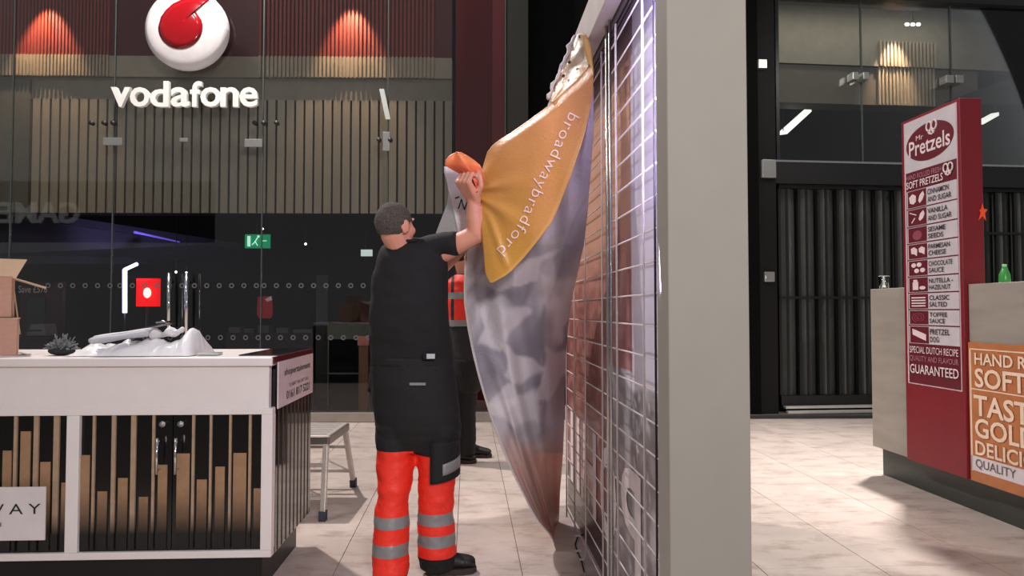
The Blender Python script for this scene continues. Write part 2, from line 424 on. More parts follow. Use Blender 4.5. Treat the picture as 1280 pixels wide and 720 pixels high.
drop += [(253, 25), (249, 19), (243.5, 15.5), (247, 9), (254, 4.5), (264, 2), (262, .5), (254, -2), (244, -2), (232, 1.5), (220, 7.5), (211, 16), (205, 25)]
def dm(x, y, off):
    ux, uz = (x - 234) * k1, -(y - 37) * k1; r = math.hypot(ux, uz) / Rr
    return Vector((C0[0] + ux, C0[1] - .03 - .06 * math.sqrt(max(0, 1 - r * r)) - off, C0[2] + uz))
cen = (229, 36); mb = MB(); N = len(drop); rows = []
for s in (0.001, .25, .5, .75, 1):
    rows.append([dm(cen[0] + (x - cen[0]) * s, cen[1] + (y - cen[1]) * s, .012 * (1.0 - s * s) + .004) for x, y in drop + drop[:1]])
rows.append([dm(x, y, -.01) for x, y in drop + drop[:1]])
obj('red_drop', MB().grid(rows), mat('emblem_red', (140, 0, 12), .15, coat=.6), lg)
sg = thing('shop_name', 'white raised lower-case letters spelling vodafone across the shop glass', 'sign', tuple(LQ(231, 132, -.1)), FL)
VN = [('v', 139, 164), ('o', 163, 188), ('d', 188, 212), ('a', 214, 238), ('f', 238, 253), ('o', 251, 277), ('n', 276, 299), ('e', 300, 323)]
for ch, x0, x1 in VN:
    yt = 102 if ch in 'df' else 109.5; yb = 134
    a = LQ(x0, yb, -.1); b_ = LQ(x1, yt, -.1)
    m_ = text_mb(ch, (b_[0] - a[0], b_[2] - a[2]), lambda x, y: (a[0] + x, a[1] - .02, a[2] + y), bold=.02, thick=(0, .05, 0))
    obj('letter', m_, mat('letter_white', (222, 220, 214), .5, emit=.08), sg)

# --- inside the left shop
def inside(name, label, cat, parts, v=10.5, F_=FL):
    t = thing(name, label, cat, parts[0][2], F_)
    for nm, mb, base, m in parts: obj(nm, mb, m, t)
    return t
def IQ(px, py, v): return FL.atv(px, py, v)
def ibox(x0, y0, x1, y1, v, d=.1): a = IQ(x0, y1, v); b_ = IQ(x1, y0, v); return B((a[0], v, a[2]), (b_[0], v + d, b_[2]))
E_W = mat('led_white', (215, 215, 255), emit=9, ecol=(190, 180, 255))
t = thing('led_light', 'bent white LED light bar glowing in the dark shop', 'lamp', tuple(IQ(155, 392, 11)), FL)
obj('vertical_tube', MB().tube([IQ(156, 391, 11), IQ(156, 337, 11)], .033, 8), E_W, t)
obj('stand', MB().tube([IQ(156, 391, 11.03), Vector((IQ(156, 391, 11.03)[0], 11.03, .04))], .015, 8), DARK, t)
obj('angled_tube', MB().tube([IQ(156, 337, 11), IQ(171, 330, 10.9)], .026, 8), E_W, t)
t = thing('lightbox', 'glowing red square lightbox with a white blob beside the LED bar', 'sign', tuple(IQ(184, 383, 11)), FL)
obj('case', ibox(170, 348, 197, 383, 11), mat('lightbox_red', (255, 20, 20), emit=1.0, ecol=(255, 12, 18)), t)
q = IQ(184, 383, 11.05); obj('stand', MB().tube([q, Vector((q[0], q[1], .04))], .02, 8), DARK, t)
q = IQ(184, 366, 10.98)
obj('blob', MB().ell(q, .06, .01, .08), mat('lightbox_white', (255, 220, 205), emit=2), t)
t = thing('exit_sign', 'small green glowing exit sign hanging in the phone shop', 'sign', tuple(IQ(321, 309, 11)), FL)
obj('case', ibox(306, 293, 337, 310, 11, .05), mat('exit_green', (10, 120, 85), emit=.6, ecol=(20, 160, 110)), t)
q = IQ(321, 304, 10.99); gw = mat('exit_white', (200, 255, 235), emit=.9, ecol=(200, 255, 235))
pic = MB()
def g2(x, y): return IQ(x, y, 10.99)
pic.bar(g2(322, 297), g2(319, 302), .03, .01); pic.bar(g2(319, 302), g2(315, 306), .02, .01); pic.bar(g2(319, 302), g2(322, 307), .02, .01); pic.ell(g2(323, 295.5), .018, .006, .018); pic.bar(g2(327, 301), g2(333, 301), .02, .01); pic.box(tuple(g2(309, 308)), tuple(g2(313, 295) + Vector((0, .004, 0))))
obj('pictogram', pic, gw, t)
q = IQ(321, 294, 11.02); obj('hanger', MB().tube([q, Vector((q[0], q[1], 6.58))], .008, 6), DARK, t)
t = thing('ceiling_panel', 'small white lit panel on the dark shop ceiling beside the man', 'lamp', tuple(IQ(457, 319, 11)), FL)
obj('diffuser', ibox(451, 312, 465, 320, 11, .05), mat('panel_white', (205, 225, 222), emit=.8), t)
q = IQ(457, 313, 11.02); obj('hanger', MB().tube([q, Vector((q[0], q[1], 6.58))], .008, 6), DARK, t)
t = thing('poster', 'small dark red shield-shaped poster in the phone shop window', 'poster', tuple(IQ(331, 397, 8.33)), FL)
poly = [(322, 371), (340, 370), (341, 393), (338, 398), (324, 398), (321, 393)]
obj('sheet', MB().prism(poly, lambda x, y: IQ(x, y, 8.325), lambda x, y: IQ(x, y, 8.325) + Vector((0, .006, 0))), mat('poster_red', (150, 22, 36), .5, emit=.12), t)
obj('white_patch', MB().prism([(331, 374), (339, 370), (340, 375), (334, 377)], lambda x, y: IQ(x, y, 8.316), lambda x, y: IQ(x, y, 8.322)), mat('poster_white', (200, 180, 180), .5, emit=.1), t)
# display table
t = thing('display_table', 'pale framed display table standing inside the phone shop', 'table', tuple(IQ(435, 512, 9.6)), FL)
fm = mat('display_frame', (118, 124, 116), .5)
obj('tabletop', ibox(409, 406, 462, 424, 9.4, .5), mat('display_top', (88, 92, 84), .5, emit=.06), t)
for xx in (409, 459): obj('leg', ibox(xx, 424, xx + 2, 516, 9.4, .03), fm, t)
obj('rail', ibox(409, 466, 461, 468, 9.4, .03), fm, t)
t = thing('wooden_post', 'slim wooden display post with a pink card top', 'stand', tuple(IQ(453, 512, 9.0)), FL)
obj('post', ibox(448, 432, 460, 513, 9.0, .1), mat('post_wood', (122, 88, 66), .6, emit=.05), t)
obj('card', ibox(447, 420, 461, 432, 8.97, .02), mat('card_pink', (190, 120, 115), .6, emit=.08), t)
t = thing('shop_shelf', 'long low dark red shelf unit with pale stock deep in the phone shop', 'shelf', tuple(IQ(330, 440, 11)), FL)
obj('body', ibox(282, 416, 392, 494.5, 11, .5), mat('shelf_red', (46, 20, 22), .6), t)
for i, (x0, x1, y0) in enumerate(((286, 300, 409), (305, 318, 411), (322, 336, 407), (345, 360, 410), (366, 390, 412))):
    obj('stock', ibox(x0, y0, x1, 417, 11.02, .2), mat('stock_grey', (100, 88, 92), .6), t)
t = thing('shop_column', 'slim grey column standing inside the dark shop', 'column', tuple(IQ(399, 500, 10.5)), FL)
obj('shaft', ibox(394, 344, 410, 500, 10.3, .2), mat('col_grey', (52, 53, 56), .6), t)
t = thing('offer_stand', 'dark red offer board with small pale lettering behind the cardboard boxes', 'sign', tuple(IQ(55, 430, 9.6)), FL)
obj('board', ibox(22, 352, 78, 505, 9.7, .08), mat('offer_red', (58, 20, 24), .6), t)
obj('inner_panel', ibox(32, 372, 56, 436, 9.68, .02), mat('offer_grey', (44, 48, 52), .5), t)
a = IQ(23, 366, 9.66); b_ = IQ(59, 357, 9.66)
obj('lettering', text_mb('Save £576', (b_[0] - a[0], b_[2] - a[2]), lambda x, y: (a[0] + x, a[1], a[2] + y), bold=.01), mat('offer_text', (165, 150, 150), .6, emit=.1), t)
t = thing('card_printer', 'small grey till printer behind the boxes inside the shop', 'printer', tuple(IQ(45, 420, 9.3)), FL)
pb = MB(); a = IQ(32, 420, 9.3); b_ = IQ(58, 405, 9.3)
pb.prism([(a[0], a[2]), (b_[0], a[2]), (b_[0] - .03, b_[2]), (a[0] + .06, b_[2])], lambda x, y: (x, 9.3, y), lambda x, y: (x, 9.55, y))
obj('body', pb, mat('printer_grey', (120, 118, 118), .5), t, bevel=.01)
obj('paper_slot', B((a[0] + .03, 9.29, a[2] + .06), (b_[0] - .06, 9.3, a[2] + .08)), DARK, t)
sc = thing('service_counter', 'dark low counter behind the cardboard boxes inside the shop', 'counter', tuple(IQ(45, 500, 9.3)), FL)
_a, _b = IQ(24, 420.6, 9.3), IQ(66, 420.6, 9.3)
obj('top', B((_a[0], 9.24, _a[2] - .03), (_b[0], 9.65, _a[2])), mat('counter_dark', (44, 40, 40), .5), sc)
obj('body', B((_a[0] + .03, 9.27, .04), (_b[0] - .03, 9.62, _a[2] - .03)), mat('counter_red', (40, 18, 20), .6), sc)
# sloping ceiling soffit lit violet
t = thing('ceiling_soffit', 'dark sloping ceiling soffit washed by violet light in the phone shop', 'soffit', tuple(IQ(150, 290, 11)), FL)
A_ = IQ(-40, 262, 10.2); B_ = IQ(300, 312, 13.5); C_ = IQ(190, 330, 13.5); D_ = IQ(-60, 330, 10.2)
obj('slab', MB().add([A_, B_, C_, D_] + [p + Vector((0, 0, .12)) for p in (A_, B_, C_, D_)], [(0, 1, 2, 3), (7, 6, 5, 4), (0, 4, 5, 1), (1, 5, 6, 2), (2, 6, 7, 3), (3, 7, 4, 0)]), mat('soffit_grey', (70, 70, 76), .6), t)
obj('violet_strip', MB().tube([IQ(168, 290, 10.9), IQ(224, 302.5, 12.3)], [.02, .012], 6), mat('violet_glow', (130, 110, 230), emit=.8, ecol=(110, 95, 220)), t)  # glowing strip added for the purple streak
obj('violet_strip', MB().tube([IQ(153, 266.7, 9.5), IQ(182, 266.7, 9.5)], .014, 6), mat('violet_glow', (130, 110, 230)), t)
q = IQ(170, 345, 10.4); spot('violet_spot', FL.w(*q), FL.w(*IQ(172, 300, 11.5)), 70, math.radians(75), .9, (.42, .36, 1))  # added spill lamp for the violet wash on the soffit
for px, py, lb in ((328, 286, 'tiny white ceiling spot just above the green exit sign'), (382, 305, 'tiny white ceiling spot between the exit sign and the man'), (220, 340, 'tiny white ceiling spot above the left door handle'), (233, 341, 'tiny white ceiling spot above the right door handle')):
    t = thing('ceiling_spot', lb, 'lamp', tuple(IQ(px, py, 11)), FL, 'ceiling spots in the dark phone shop')
    obj('lens', MB().ell(IQ(px, py, 11), .018, .01, .018), mat('lens_white', (255, 255, 255), emit=4), t)
    q = IQ(px, py, 11.02); obj('stem', MB().tube([q, Vector((q[0], q[1], 6.58))], .006, 6), DARK, t)
area('shop_glow', FL.w(-3, 12, 3.2), FL.w(-3, 12.2, 0), 2.0, 5, (.65, .6, 1))  # added violet spill lamp inside the shop

# ================================================================== RIGHT SHOP FRONT
VR = FR.l(dep(943, 521, 8.62))[1]
def RQ(px, py, off=0): return FR.atv(px, py, VR + off)
def rbox(x0, y0, x1, y1, off=0, d=.08):
    a = RQ(x0, y1, off); b_ = RQ(x1, y0, off); return B((a[0], VR + off, a[2]), (b_[0], VR + off + d, b_[2]))
zR = lambda py, off=0: RQ(1085, py, off)[2]
xR1 = RQ(1420, 300)[0]
struct('floor_2', B((RQ(900, 300)[0], VR + .1, 0), (xR1, 13.0, .05)), mat('shop_floor', (60, 60, 60)), FR)
frm = mat('frame_black', (22, 22, 22), .4)
struct('trim_2', B((RQ(938, 300)[0], VR - .1, 0), (RQ(966, 300)[0], VR + .3, 6.5)), mat('post_dark', (24, 23, 22), .8, spec=.2), FR)
struct('trim_3', B((RQ(966, 300)[0], VR - .05, zR(232)), (xR1, VR + .25, zR(206))), frm, FR)
struct('trim_4', B((RQ(966, 300)[0], VR - .06, zR(206)), (xR1, VR - .03, zR(203.5))), STEEL, FR)
struct('trim_5', B((RQ(938, 300)[0], VR - .08, zR(2)), (xR1, VR + .2, 6.5)), frm, FR)
struct('trim_6', B((RQ(930, 300)[0], VR - .12, 0), (xR1, VR + .2, .05)), mat('stone_dark', (105, 98, 92), .5), FR)
for k in (0, 1):
    struct('trim_%d' % (7 + k), B((RQ(978, 300)[0], VR - .11 + .07 * k, .052 + .05 * k), (RQ(1300, 300)[0], VR - .04 + .07 * k, .08 + .05 * k)), mat('step_metal', (215, 212, 206), .3, .3), FR)
gx = [966, 1080, 1193, 1320]
rwin = []
for i in range(3):
    a, b_ = RQ(gx[i], 300)[0], RQ(gx[i + 1], 300)[0]
    o = struct('window_%d' % (8 + i), B((a + .004, VR, zR(206)), (b_ - .004, VR + .012, zR(2))), GM, FR)
    obj('edge_bead', B((b_ - .008, VR - .006, zR(206)), (b_ + .008, VR + .018, zR(2))), mat('glass_edge', (70, 78, 74)), o); rwin.append(o)
obj('edge_bead', B((RQ(969, 90)[0], VR - .02, zR(206)), (RQ(973, 90)[0], VR + .03, zR(2))), frm, rwin[0])
o = struct('window_11', B((RQ(941, 300)[0], VR + .31, .05), (RQ(976, 300)[0], VR + .322, zR(232))), GM, FR)
for px, py, w_, h_ in ((953, 80, 12, 12), (1069, 95, 8, 10), (1082, 95, 8, 10), (1187, 99, 11, 11), (1199, 99, 11, 11), (961, 211, 19, 24), (962, 346, 13, 13)):
    q = RQ(px, py, -.13); kk = q[1] / F
    obj('patch_fitting', B((q[0] - w_ * kk / 2, q[1] - .015, q[2] - h_ * kk / 2), (q[0] + w_ * kk / 2, q[1] + .12, q[2] + h_ * kk / 2)), pf, rwin[0 if px < 1080 else 1], bevel=.006)
# bulkhead and tapered soffit inside right shop
t = thing('shop_bulkhead', 'beige stepped bulkhead behind the upper glass of the shuttered shop', 'bulkhead', tuple(RQ(1000, 131, .8)), FR)
bg2 = mat('bulk_beige', (158, 152, 138), .7)
oo = .8
a = RQ(940, 131, oo); zb = zR(131, oo); zm = zR(84, oo)
obj('lower_face', B((RQ(940, 90, oo)[0], VR + oo, zb), (RQ(1222, 100, oo)[0], VR + oo + .3, zm)), mat('bulk_taupe', (112, 106, 97), .7), t)
obj('upper_face', MB().add([(RQ(940, 90, oo)[0], VR + oo - .05, zm), (xR1 + 1, VR + oo - .05, zm), (xR1 + 1, VR + oo + .15, 6.55), (RQ(940, 90, oo)[0], VR + oo + .15, 6.55)], [(0, 1, 2, 3)]), bg2, t)
a = RQ(1105, 100, oo)[0]; b_ = RQ(1160, 100, oo)[0]
ribs(t, a - .1, b_ + .1, zb, zm, VR + oo, 16, mat('rib_beige', (186, 172, 152)), 'ribs_or_reflection')
ribs(t, a - .1, b_ + .1, zm, zm + .35, VR + oo - .04, 16, mat('rib_beige', (186, 172, 152)), 'ribs_or_reflection')
q = RQ(1130, 55, oo - .3); spot('bulkhead_spot', FR.w(q[0], q[1], q[2] + .3), FR.w(q[0], VR + oo, zR(108, oo)), 110, math.radians(55), .7, (1, .70, .48))
obj('tapered_soffit', MB().add([RQ(1225, 131, oo - .1), RQ(1300, 131, oo - .1), RQ(1300, 84, oo - .1), RQ(1180, 128, oo - .1)], [(0, 1, 2, 3)]), DARK, t)
area('bulkhead_wash', FR.w(RQ(1080, 50, .4)[0], VR + .35, zR(15, .35)), FR.w(RQ(1080, 50, .4)[0], VR + 1.0, zR(80, .35)), (3.0, .2), 5, (1, .95, .85))
# tube lamps in right shop
E_T = mat('tube_white', (235, 235, 230), emit=1.6)
for nm, (x0, y0, x1, y1), wpx, lb in (('a', (979, 166, 1010, 138), 7, 'slanting white ceiling tube lamp seen through the glass left of the pretzel sign'), ('b', (1224, 154, 1244, 143), 6, 'short white ceiling tube lamp seen right of the pretzel sign')):
    p, q = RQ(x0, y0, 1.1), RQ(x1, y1, 1.9)
    o = thing('tube_lamp', lb, 'lamp', tuple(p), FR, 'tube lamps in the shuttered shop'); obj('tube', MB().bar(p, q, .1, .05), E_T, o)
    for e in (p, q): obj('hanger', MB().tube([e + Vector((0, 0, .03)), Vector((e[0], e[1], 6.58))], .006, 6), DARK, o)
t = thing('reflected_dots', 'row of three tiny bright dots imitating lamp reflections in the shuttered shop glass', 'lamp', tuple(RQ(1140, 30, .3)), FR)  # glowing dots on a stem, put in for reflected lamps
q = RQ(1141, 28, .53); obj('stem', MB().tube([q, Vector((q[0], q[1], 6.58))], .01, 6), DARK, t)
for px in (1134, 1141, 1148): obj('lens', MB().ell(RQ(px, 30.5, .5), .03, .02, .022), mat('reflected_dot', (255, 255, 250), emit=5), t)
# folding gate
def gate(label, x0, x1, ymid, first):
    t = thing('folding_gate', label, 'gate', (RQ(x0, 505)[0], VR + .1, .15), FR)
    zt, zb = zR(232), zR(505); a, b_ = RQ(x0, 300)[0], RQ(x1, 300)[0]
    barm = frm; st = mat('gate_strip', (104, 106, 104), .22, .3, .15, 3)
    pitch = 14.6 * VR / F; k = 0; u = a
    while u < b_:
        w1 = pitch * (1.15 if k % 2 else .72)
        obj('bar', B((u, VR + .08, zb), (u + .03, VR + .12, zt)), barm, t)
        # strips stand at a slight fold angle
        tw = .05 if k % 2 else -.04
        obj('strip', MB().add([(u + .03, VR + .13 - tw, zb), (u + w1, VR + .13 + tw, zb), (u + w1, VR + .13 + tw, zt), (u + .03, VR + .13 - tw, zt),
             (u + .03, VR + .14 - tw, zb), (u + w1, VR + .14 + tw, zb), (u + w1, VR + .14 + tw, zt), (u + .03, VR + .14 - tw, zt)],
             [(0, 1, 2, 3), (7, 6, 5, 4), (0, 3, 7, 4), (1, 5, 6, 2), (3, 2, 6, 7), (0, 4, 5, 1)]), st, t)
        u += w1; k += 1
    obj('bottom_rail', B((a, VR + .05, zb - .02), (b_, VR + .16, zR(494))), barm, t)
    obj('middle_rail', B((a, VR + .06, zR(ymid + 1.5)), (b_, VR + .09, zR(ymid - 1.5))), barm, t)
    obj('top_rail', B((a, VR + .05, zR(236)), (b_, VR + .16, zt)), barm, t)
gate('closed folding gate of narrow grey strips between black bars, left of the pretzel sign', 977, 1180, 372, 0)
gate('closed folding gate of grey strips and black bars right of the pretzel sign', 1181, 1300, 289, 0)
t = thing('display_cabinet', 'grey-green cabinet in the narrow dark window beside the white post', 'cabinet', tuple(RQ(955, 466, .6)), FR)
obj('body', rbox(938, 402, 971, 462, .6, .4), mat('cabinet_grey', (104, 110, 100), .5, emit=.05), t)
obj('base', rbox(938, 474, 974, 512, .55, .4), mat('cabinet_base', (62, 68, 64), .4), t)
kn = MB(); [kn.ell(RQ(x_, 423, .58), .02, .01, .02) for x_ in (943, 957, 971)]
obj('studs', kn, STEEL, t)
area('gate_glow', FR.w(RQ(1000, 300)[0], VR - 1.6, 4.6), FR.w(RQ(1040, 300)[0], VR, 1.2), .6, 22, (1, .96, .9))  # unseen lamp added to brighten the lower gate

# ================================================================== LEFT KIOSK
KV = 3.3
def KQ(px, py, off=0): return FK.atv(px, py, KV + off)
xr = KQ(340, 560)[0]; xl = -3.2; zt = 1.083; KD = .74
kz = lambda py, off=0: KQ(200, py, off)[2]
ki = thing('kiosk_counter', 'white framed kiosk counter with dark glass cupboards patterned with gold bars', 'counter', (xr, KV, 0), FK)
obj('countertop', B((xl, KV - .012, kz(458)), (xr, KV + KD, zt)), WHITE, ki, bevel=.006)
obj('fascia_panel', B((xl, KV + .012, kz(512)), (xr - .02, KV + .05, kz(458))), WHITE, ki)
obj('top_rail', B((xl, KV, kz(519)), (xr, KV + .05, kz(511))), WHITE, ki, bevel=.003)
obj('bottom_rail', B((xl, KV, kz(699)), (xr, KV + .05, kz(690))), WHITE, ki, bevel=.003)
ux = lambda px: KQ(px, 600)[0]
for x0, x1 in ((82, 98), (326, 340)): obj('post', B((ux(x0), KV - .002, kz(690)), (ux(x1), KV + .05, kz(519))), WHITE, ki, bevel=.003)
sidem = mat('side_black', (16, 15, 15), .10, var=.1, coat=.5)
obj('carcass', B((xl, KV + .06, kz(699)), (xr - .005, KV + KD - .005, zt - .06)), sidem, ki)
obj('plinth', B((xl, KV + .07, 0), (xr - .06, KV + KD - .06, kz(699))), mat('plinth_black', (14, 14, 14), .4), ki)
obj('black_inset', B((ux(285), KV + .12, zt - .002), (xr - .004, KV + KD - .02, zt + .006)), BLACK, ki, bevel=.002)
obj('edge_trim', B((xr - .003, KV + .0, zt - .03), (xr + .006, KV + KD, zt + .002)), mat('trim_red', (90, 22, 30), .3), ki)
pane = mat('cupboard_glass', (14, 14, 15), .16, var=.1, coat=0)
# z in object coords equals world z here (base z = 0)
gold = fade_mat('gold_bar_print', (156, 122, 92), (20, 18, 18), kz(668), kz(612), .35)
goldt = fade_mat('gold_line_print', (168, 142, 118), (20, 18, 18), kz(668), kz(640), .35)
def cupboard(x0, x1, shorts, thins, label=None, handle=None):
    d = obj('door', B((ux(x0), KV + .02, kz(690)), (ux(x1), KV + .058, kz(519))), pane, ki)
    for a, b2, yt in shorts:
        obj('gold_bar', B((ux(a), KV + .014, kz(688)), (ux(b2), KV + .021, kz(yt))), gold, d)
    for a, b2 in thins:
        obj('gold_line', B((ux(a), KV + .010, kz(688)), (ux(b2), KV + .021, kz(519))), goldt, d)
    if handle:
        hx = handle; q = ux(hx)
        obj('handle', MB().tube([(q, KV - .02, kz(547)), (q, KV - .02, kz(592))], .006, 8).tube([(q, KV - .02, kz(552)), (q, KV + .02, kz(552))], .004, 6).tube([(q, KV - .02, kz(587)), (q, KV + .02, kz(587))], .004, 6), CHROME, d)
        obj('lock', MB().tube([(q + .012, KV + .0, kz(530.5)), (q + .012, KV + .02, kz(530.5))], .014, 14).tube([(q + .012, KV - .006, kz(530.5)), (q + .012, KV, kz(530.5))], .007, 10), STEEL, d)
    return d
z4 = lambda v: v / 4
cupboard(-100, 0, [(-86, -70, 600), (-55, -42, 580), (-28, -16, 610)], [(-62, -58), (-36, -33), (-11, -8)])
cupboard(0, 82, [(0, 11, 562.5), (22, 34.5, 538.7), (47.5, 60, 577), (74.5, 81, 603)], [(14, 18), (39, 45), (64, 71)])
cupboard(98, 212.5, [(98.5, 109.5, 569), (120, 132, 614.5), (145.5, 157.5, 598), (172, 183.5, 622), (195.5, 207, 582)], [(113, 116.3), (137, 142), (161.3, 167.5), (188, 191.3)], handle=198)
cupboard(213.5, 326, [(219, 235, 568), (244.5, 257, 601), (267.5, 279.3, 585), (290, 306.3, 568), (316, 325, 613)], [(238, 241.3), (260, 263), (284.5, 287.5), (309.3, 312.5)], handle=221)
# side strips
SU = xr
sd = obj('side_panel', B((xr - .004, KV + .06, kz(699)), (xr, KV + KD - .002, zt - .035)), sidem, ki)
for i in range(9):
    v = KV + .10 + i * .072
    obj('gold_line', B((xr - .001, v, kz(699) + .002), (xr + .003, v + .005, zt - .05)), fade_mat('side_line_print', (84, 66, 56), (50, 36, 32), .3, .6, .2), sd)
# placard on the side
def SQ(px, py): return FK.atu(px, py, xr + .008)
pl = thing('placard', 'white rental placard with a phone number on the kiosk side', 'sign', tuple(SQ(365, 500)), FK)
p0, p1, p2, p3 = SQ(345, 453), SQ(385, 443), SQ(385, 492), SQ(345, 512)
v0, v1 = KV + .045, KV + KD - .02; za, zb_ = p3[2], p0[2]
za = (za + p2[2]) / 2; zb_ = (zb_ + p1[2]) / 2
obj('board', B((xr + .008, v0, za), (xr + .014, v1, zb_)), mat('placard_white', (222, 200, 202), .4), pl)
tm = mat('print_black', (28, 24, 26), .5)
def sidetext(s, a, b2, h0, h1, bold=0.0, m_=tm):
    W_ = (v1 - v0) * (b2 - a); Hh = (zb_ - za) * (h1 - h0)
    obj('lettering', text_mb(s, (W_, Hh), lambda x, y: (xr + .0155, v0 + (v1 - v0) * a + x, za + (zb_ - za) * h0 + y), bold=bold), m_, pl)
sidetext('shopertainment', .14, .90, .62, .82, .01)
sidetext('TO RENT THIS UNIT CALL', .26, .84, .38, .46)
sidetext('0161 817 5221', .20, .88, .12, .31, .012)
# BROADWAY placard on the front
pl2 = thing('placard', 'white card reading BROADWAY fixed low on the kiosk cupboard front', 'sign', (ux(0), KV, kz(670)), FK)
obj('board', B((ux(-190), KV - .03, kz(670.5)), (ux(62.5), KV - .024, kz(605))), mat('placard_cream', (216, 208, 208), .5), pl2)
a = KQ(-143, 645, -.032); b_ = KQ(51, 629.5, -.032)
obj('lettering', text_mb('BROADWAY', (b_[0] - a[0], b_[2] - a[2]), lambda x, y: (a[0] + x, KV - .032, a[2] + y), spacing=1.5), tm, pl2)
a = KQ(-50, 659, -.032); b_ = KQ(1.5, 653, -.032)
obj('lettering', text_mb('bradford', (b_[0] - a[0], b_[2] - a[2]), lambda x, y: (a[0] + x, KV - .032, a[2] + y), spacing=1.2), tm, pl2)

# ------ things on the kiosk
card = mat('cardboard', (190, 146, 128), .8, var=.06, scale=14, stretch=(1, 1, 6))
cardi = mat('cardboard_inner', (206, 178, 150), .8, var=.05)
def KT(px, v, z=zt): q = FK.atv(px, 400, v); return Vector((q[0], v, z))
v = KV + .22
def zk(py, v): return FK.atv(20, py, v)[2]
bx = thing('cardboard_box', 'closed brown cardboard box under the open one on the kiosk top', 'box', (KT(22, v)[0], v, zt), FK, 'cardboard boxes on the kiosk')
x1 = KT(22, v)[0]; x0 = KT(-75, v)[0]
zb1 = zt + .175
obj('body', B((x0, v, zt), (x1, v + .3, zb1)), card, bx, bevel=.003)
obj('flap', MB().obox((( x0 + x1) / 2, v + .15, zb1 + .0025), ((x1 - x0) / 2 + .004, 0, 0), (0, .152, 0), (0, 0, .0025)), cardi, bx)
obj('tape', B((x0, v + .12, zb1 + .004), (x1 + .005, v + .17, zb1 + .0065)), mat('tape_tan', (176, 132, 104), .3), bx)
bx2 = thing('cardboard_box', 'open cardboard box with raised flaps, on top of the closed box', 'box', (KT(15, v)[0], v, zb1 + .007), FK, 'cardboard boxes on the kiosk')
x1 = KT(15, v)[0]; zz = zb1 + .007; zt2 = zk(347, v)
bb = MB(); th = .005
bb.box((x0, v, zz), (x1, v + th, zt2)).box((x0, v + .28, zz), (x1, v + .28 + th, zt2)).box((x1 - th, v, zz), (x1, v + .285, zt2)).box((x0, v, zz), (x0 + th, v + .285, zt2)).box((x0, v, zz), (x1, v + .285, zz + th))
obj('body', bb, card, bx2)
obj('flap', MB().bar((x1, v + .14, zt2), (x1 + .135, v + .14, zt2 - .045), .28, .004, (0, 0, 1)), cardi, bx2)
obj('flap', MB().add([(x0, v + .285, zt2), (x1, v + .285, zt2), (x1 + .05, v + .33, zt2 + .11), (x0, v + .33, zt2 + .11), (x0, v + .29, zt2), (x1, v + .29, zt2), (x1 + .05, v + .335, zt2 + .11), (x0, v + .335, zt2 + .11)], [(0, 1, 2, 3), (7, 6, 5, 4), (1, 5, 6, 2), (3, 2, 6, 7), (0, 3, 7, 4), (0, 4, 5, 1)]), cardi, bx2)
obj('flap', MB().bar(((x0 + x1) / 2, v, zt2), ((x0 + x1) / 2, v - .02, zt2 + .008), x1 - x0, .004, (0, 0, 1)), cardi, bx2)
bx3 = thing('cardboard_box', 'tan cardboard box with a hanging flap, standing behind the stacked boxes', 'box', (KT(20, v + .31)[0], v + .31, zt + .001), FK, 'cardboard boxes on the kiosk')
xa = KT(12, v + .31)[0]
obj('body', B((xa - .3, v + .31, zt + .001), (xa + .02, v + .44, zk(362, v + .31))), mat('cardboard_tan', (168, 134, 100), .8), bx3, bevel=.003)
obj('flap', MB().bar((xa + .02, v + .37, zk(364, v + .36)), (xa + .05, v + .37, zt + .09), .12, .004, (1, 0, 0)), mat('cardboard_tan', (168, 134, 100)), bx3)
for r_ in (bx, bx2, bx3): r_.rotation_euler.z += math.radians(31)
o = obj('paper_scrap', MB().grid([[(KT(22 + i * 6, KV + .25)[0], KV + .22 + j * .03, zt + .004 + .008 * math.sin(i * 1.3 + j)) for i in range(4)] for j in range(4)]), mat('paper_white', (228, 225, 225), .7), None, FK, tuple(KT(25, KV + .25)))
tag(o, 'small crumpled white paper scrap beside the cardboard box', 'paper')
# duster
du = thing('duster', 'fluffy dark grey duster head with loose strands on the kiosk top', 'duster', tuple(KT(78, KV + .2)), FK)
c = KT(78, KV + .2) + Vector((0, 0, .022)); fb = MB(); rnd = random.Random(3)
for i in range(260):
    th_ = rnd.uniform(0, 2 * PI); ph = rnd.uniform(0.05, 1.45); d = Vector((math.cos(th_) * math.sin(ph), .8 * math.sin(th_) * math.sin(ph), math.cos(ph)))
    L_ = rnd.uniform(.7, 1.0); s0 = c + Vector((d.x * .045, d.y * .04, d.z * .012)); e = c + Vector((d.x * .092, d.y * .07, d.z * .062)) * L_
    if rnd.random() < .06: e += Vector((.005, 0, .03))
    e.z = max(e.z, zt + .004)
    fb.tube([s0, (s0 + e) / 2 + Vector((0, 0, .006)), e], [.003, .0035, .002], 4)
o = obj('strands', fb, mat('duster_grey', (112, 114, 114), .9, var=.6, scale=60), du); o['kind'] = 'stuff'
obj('core', MB().ell(c + Vector((0, 0, 0)), .06, .05, .022), mat('duster_dark', (36, 38, 38), .9), du)
def ss0(a, b2, x): t_ = min(1, max(0, (x - a) / (b2 - a))); return t_ * t_ * (3 - 2 * t_)
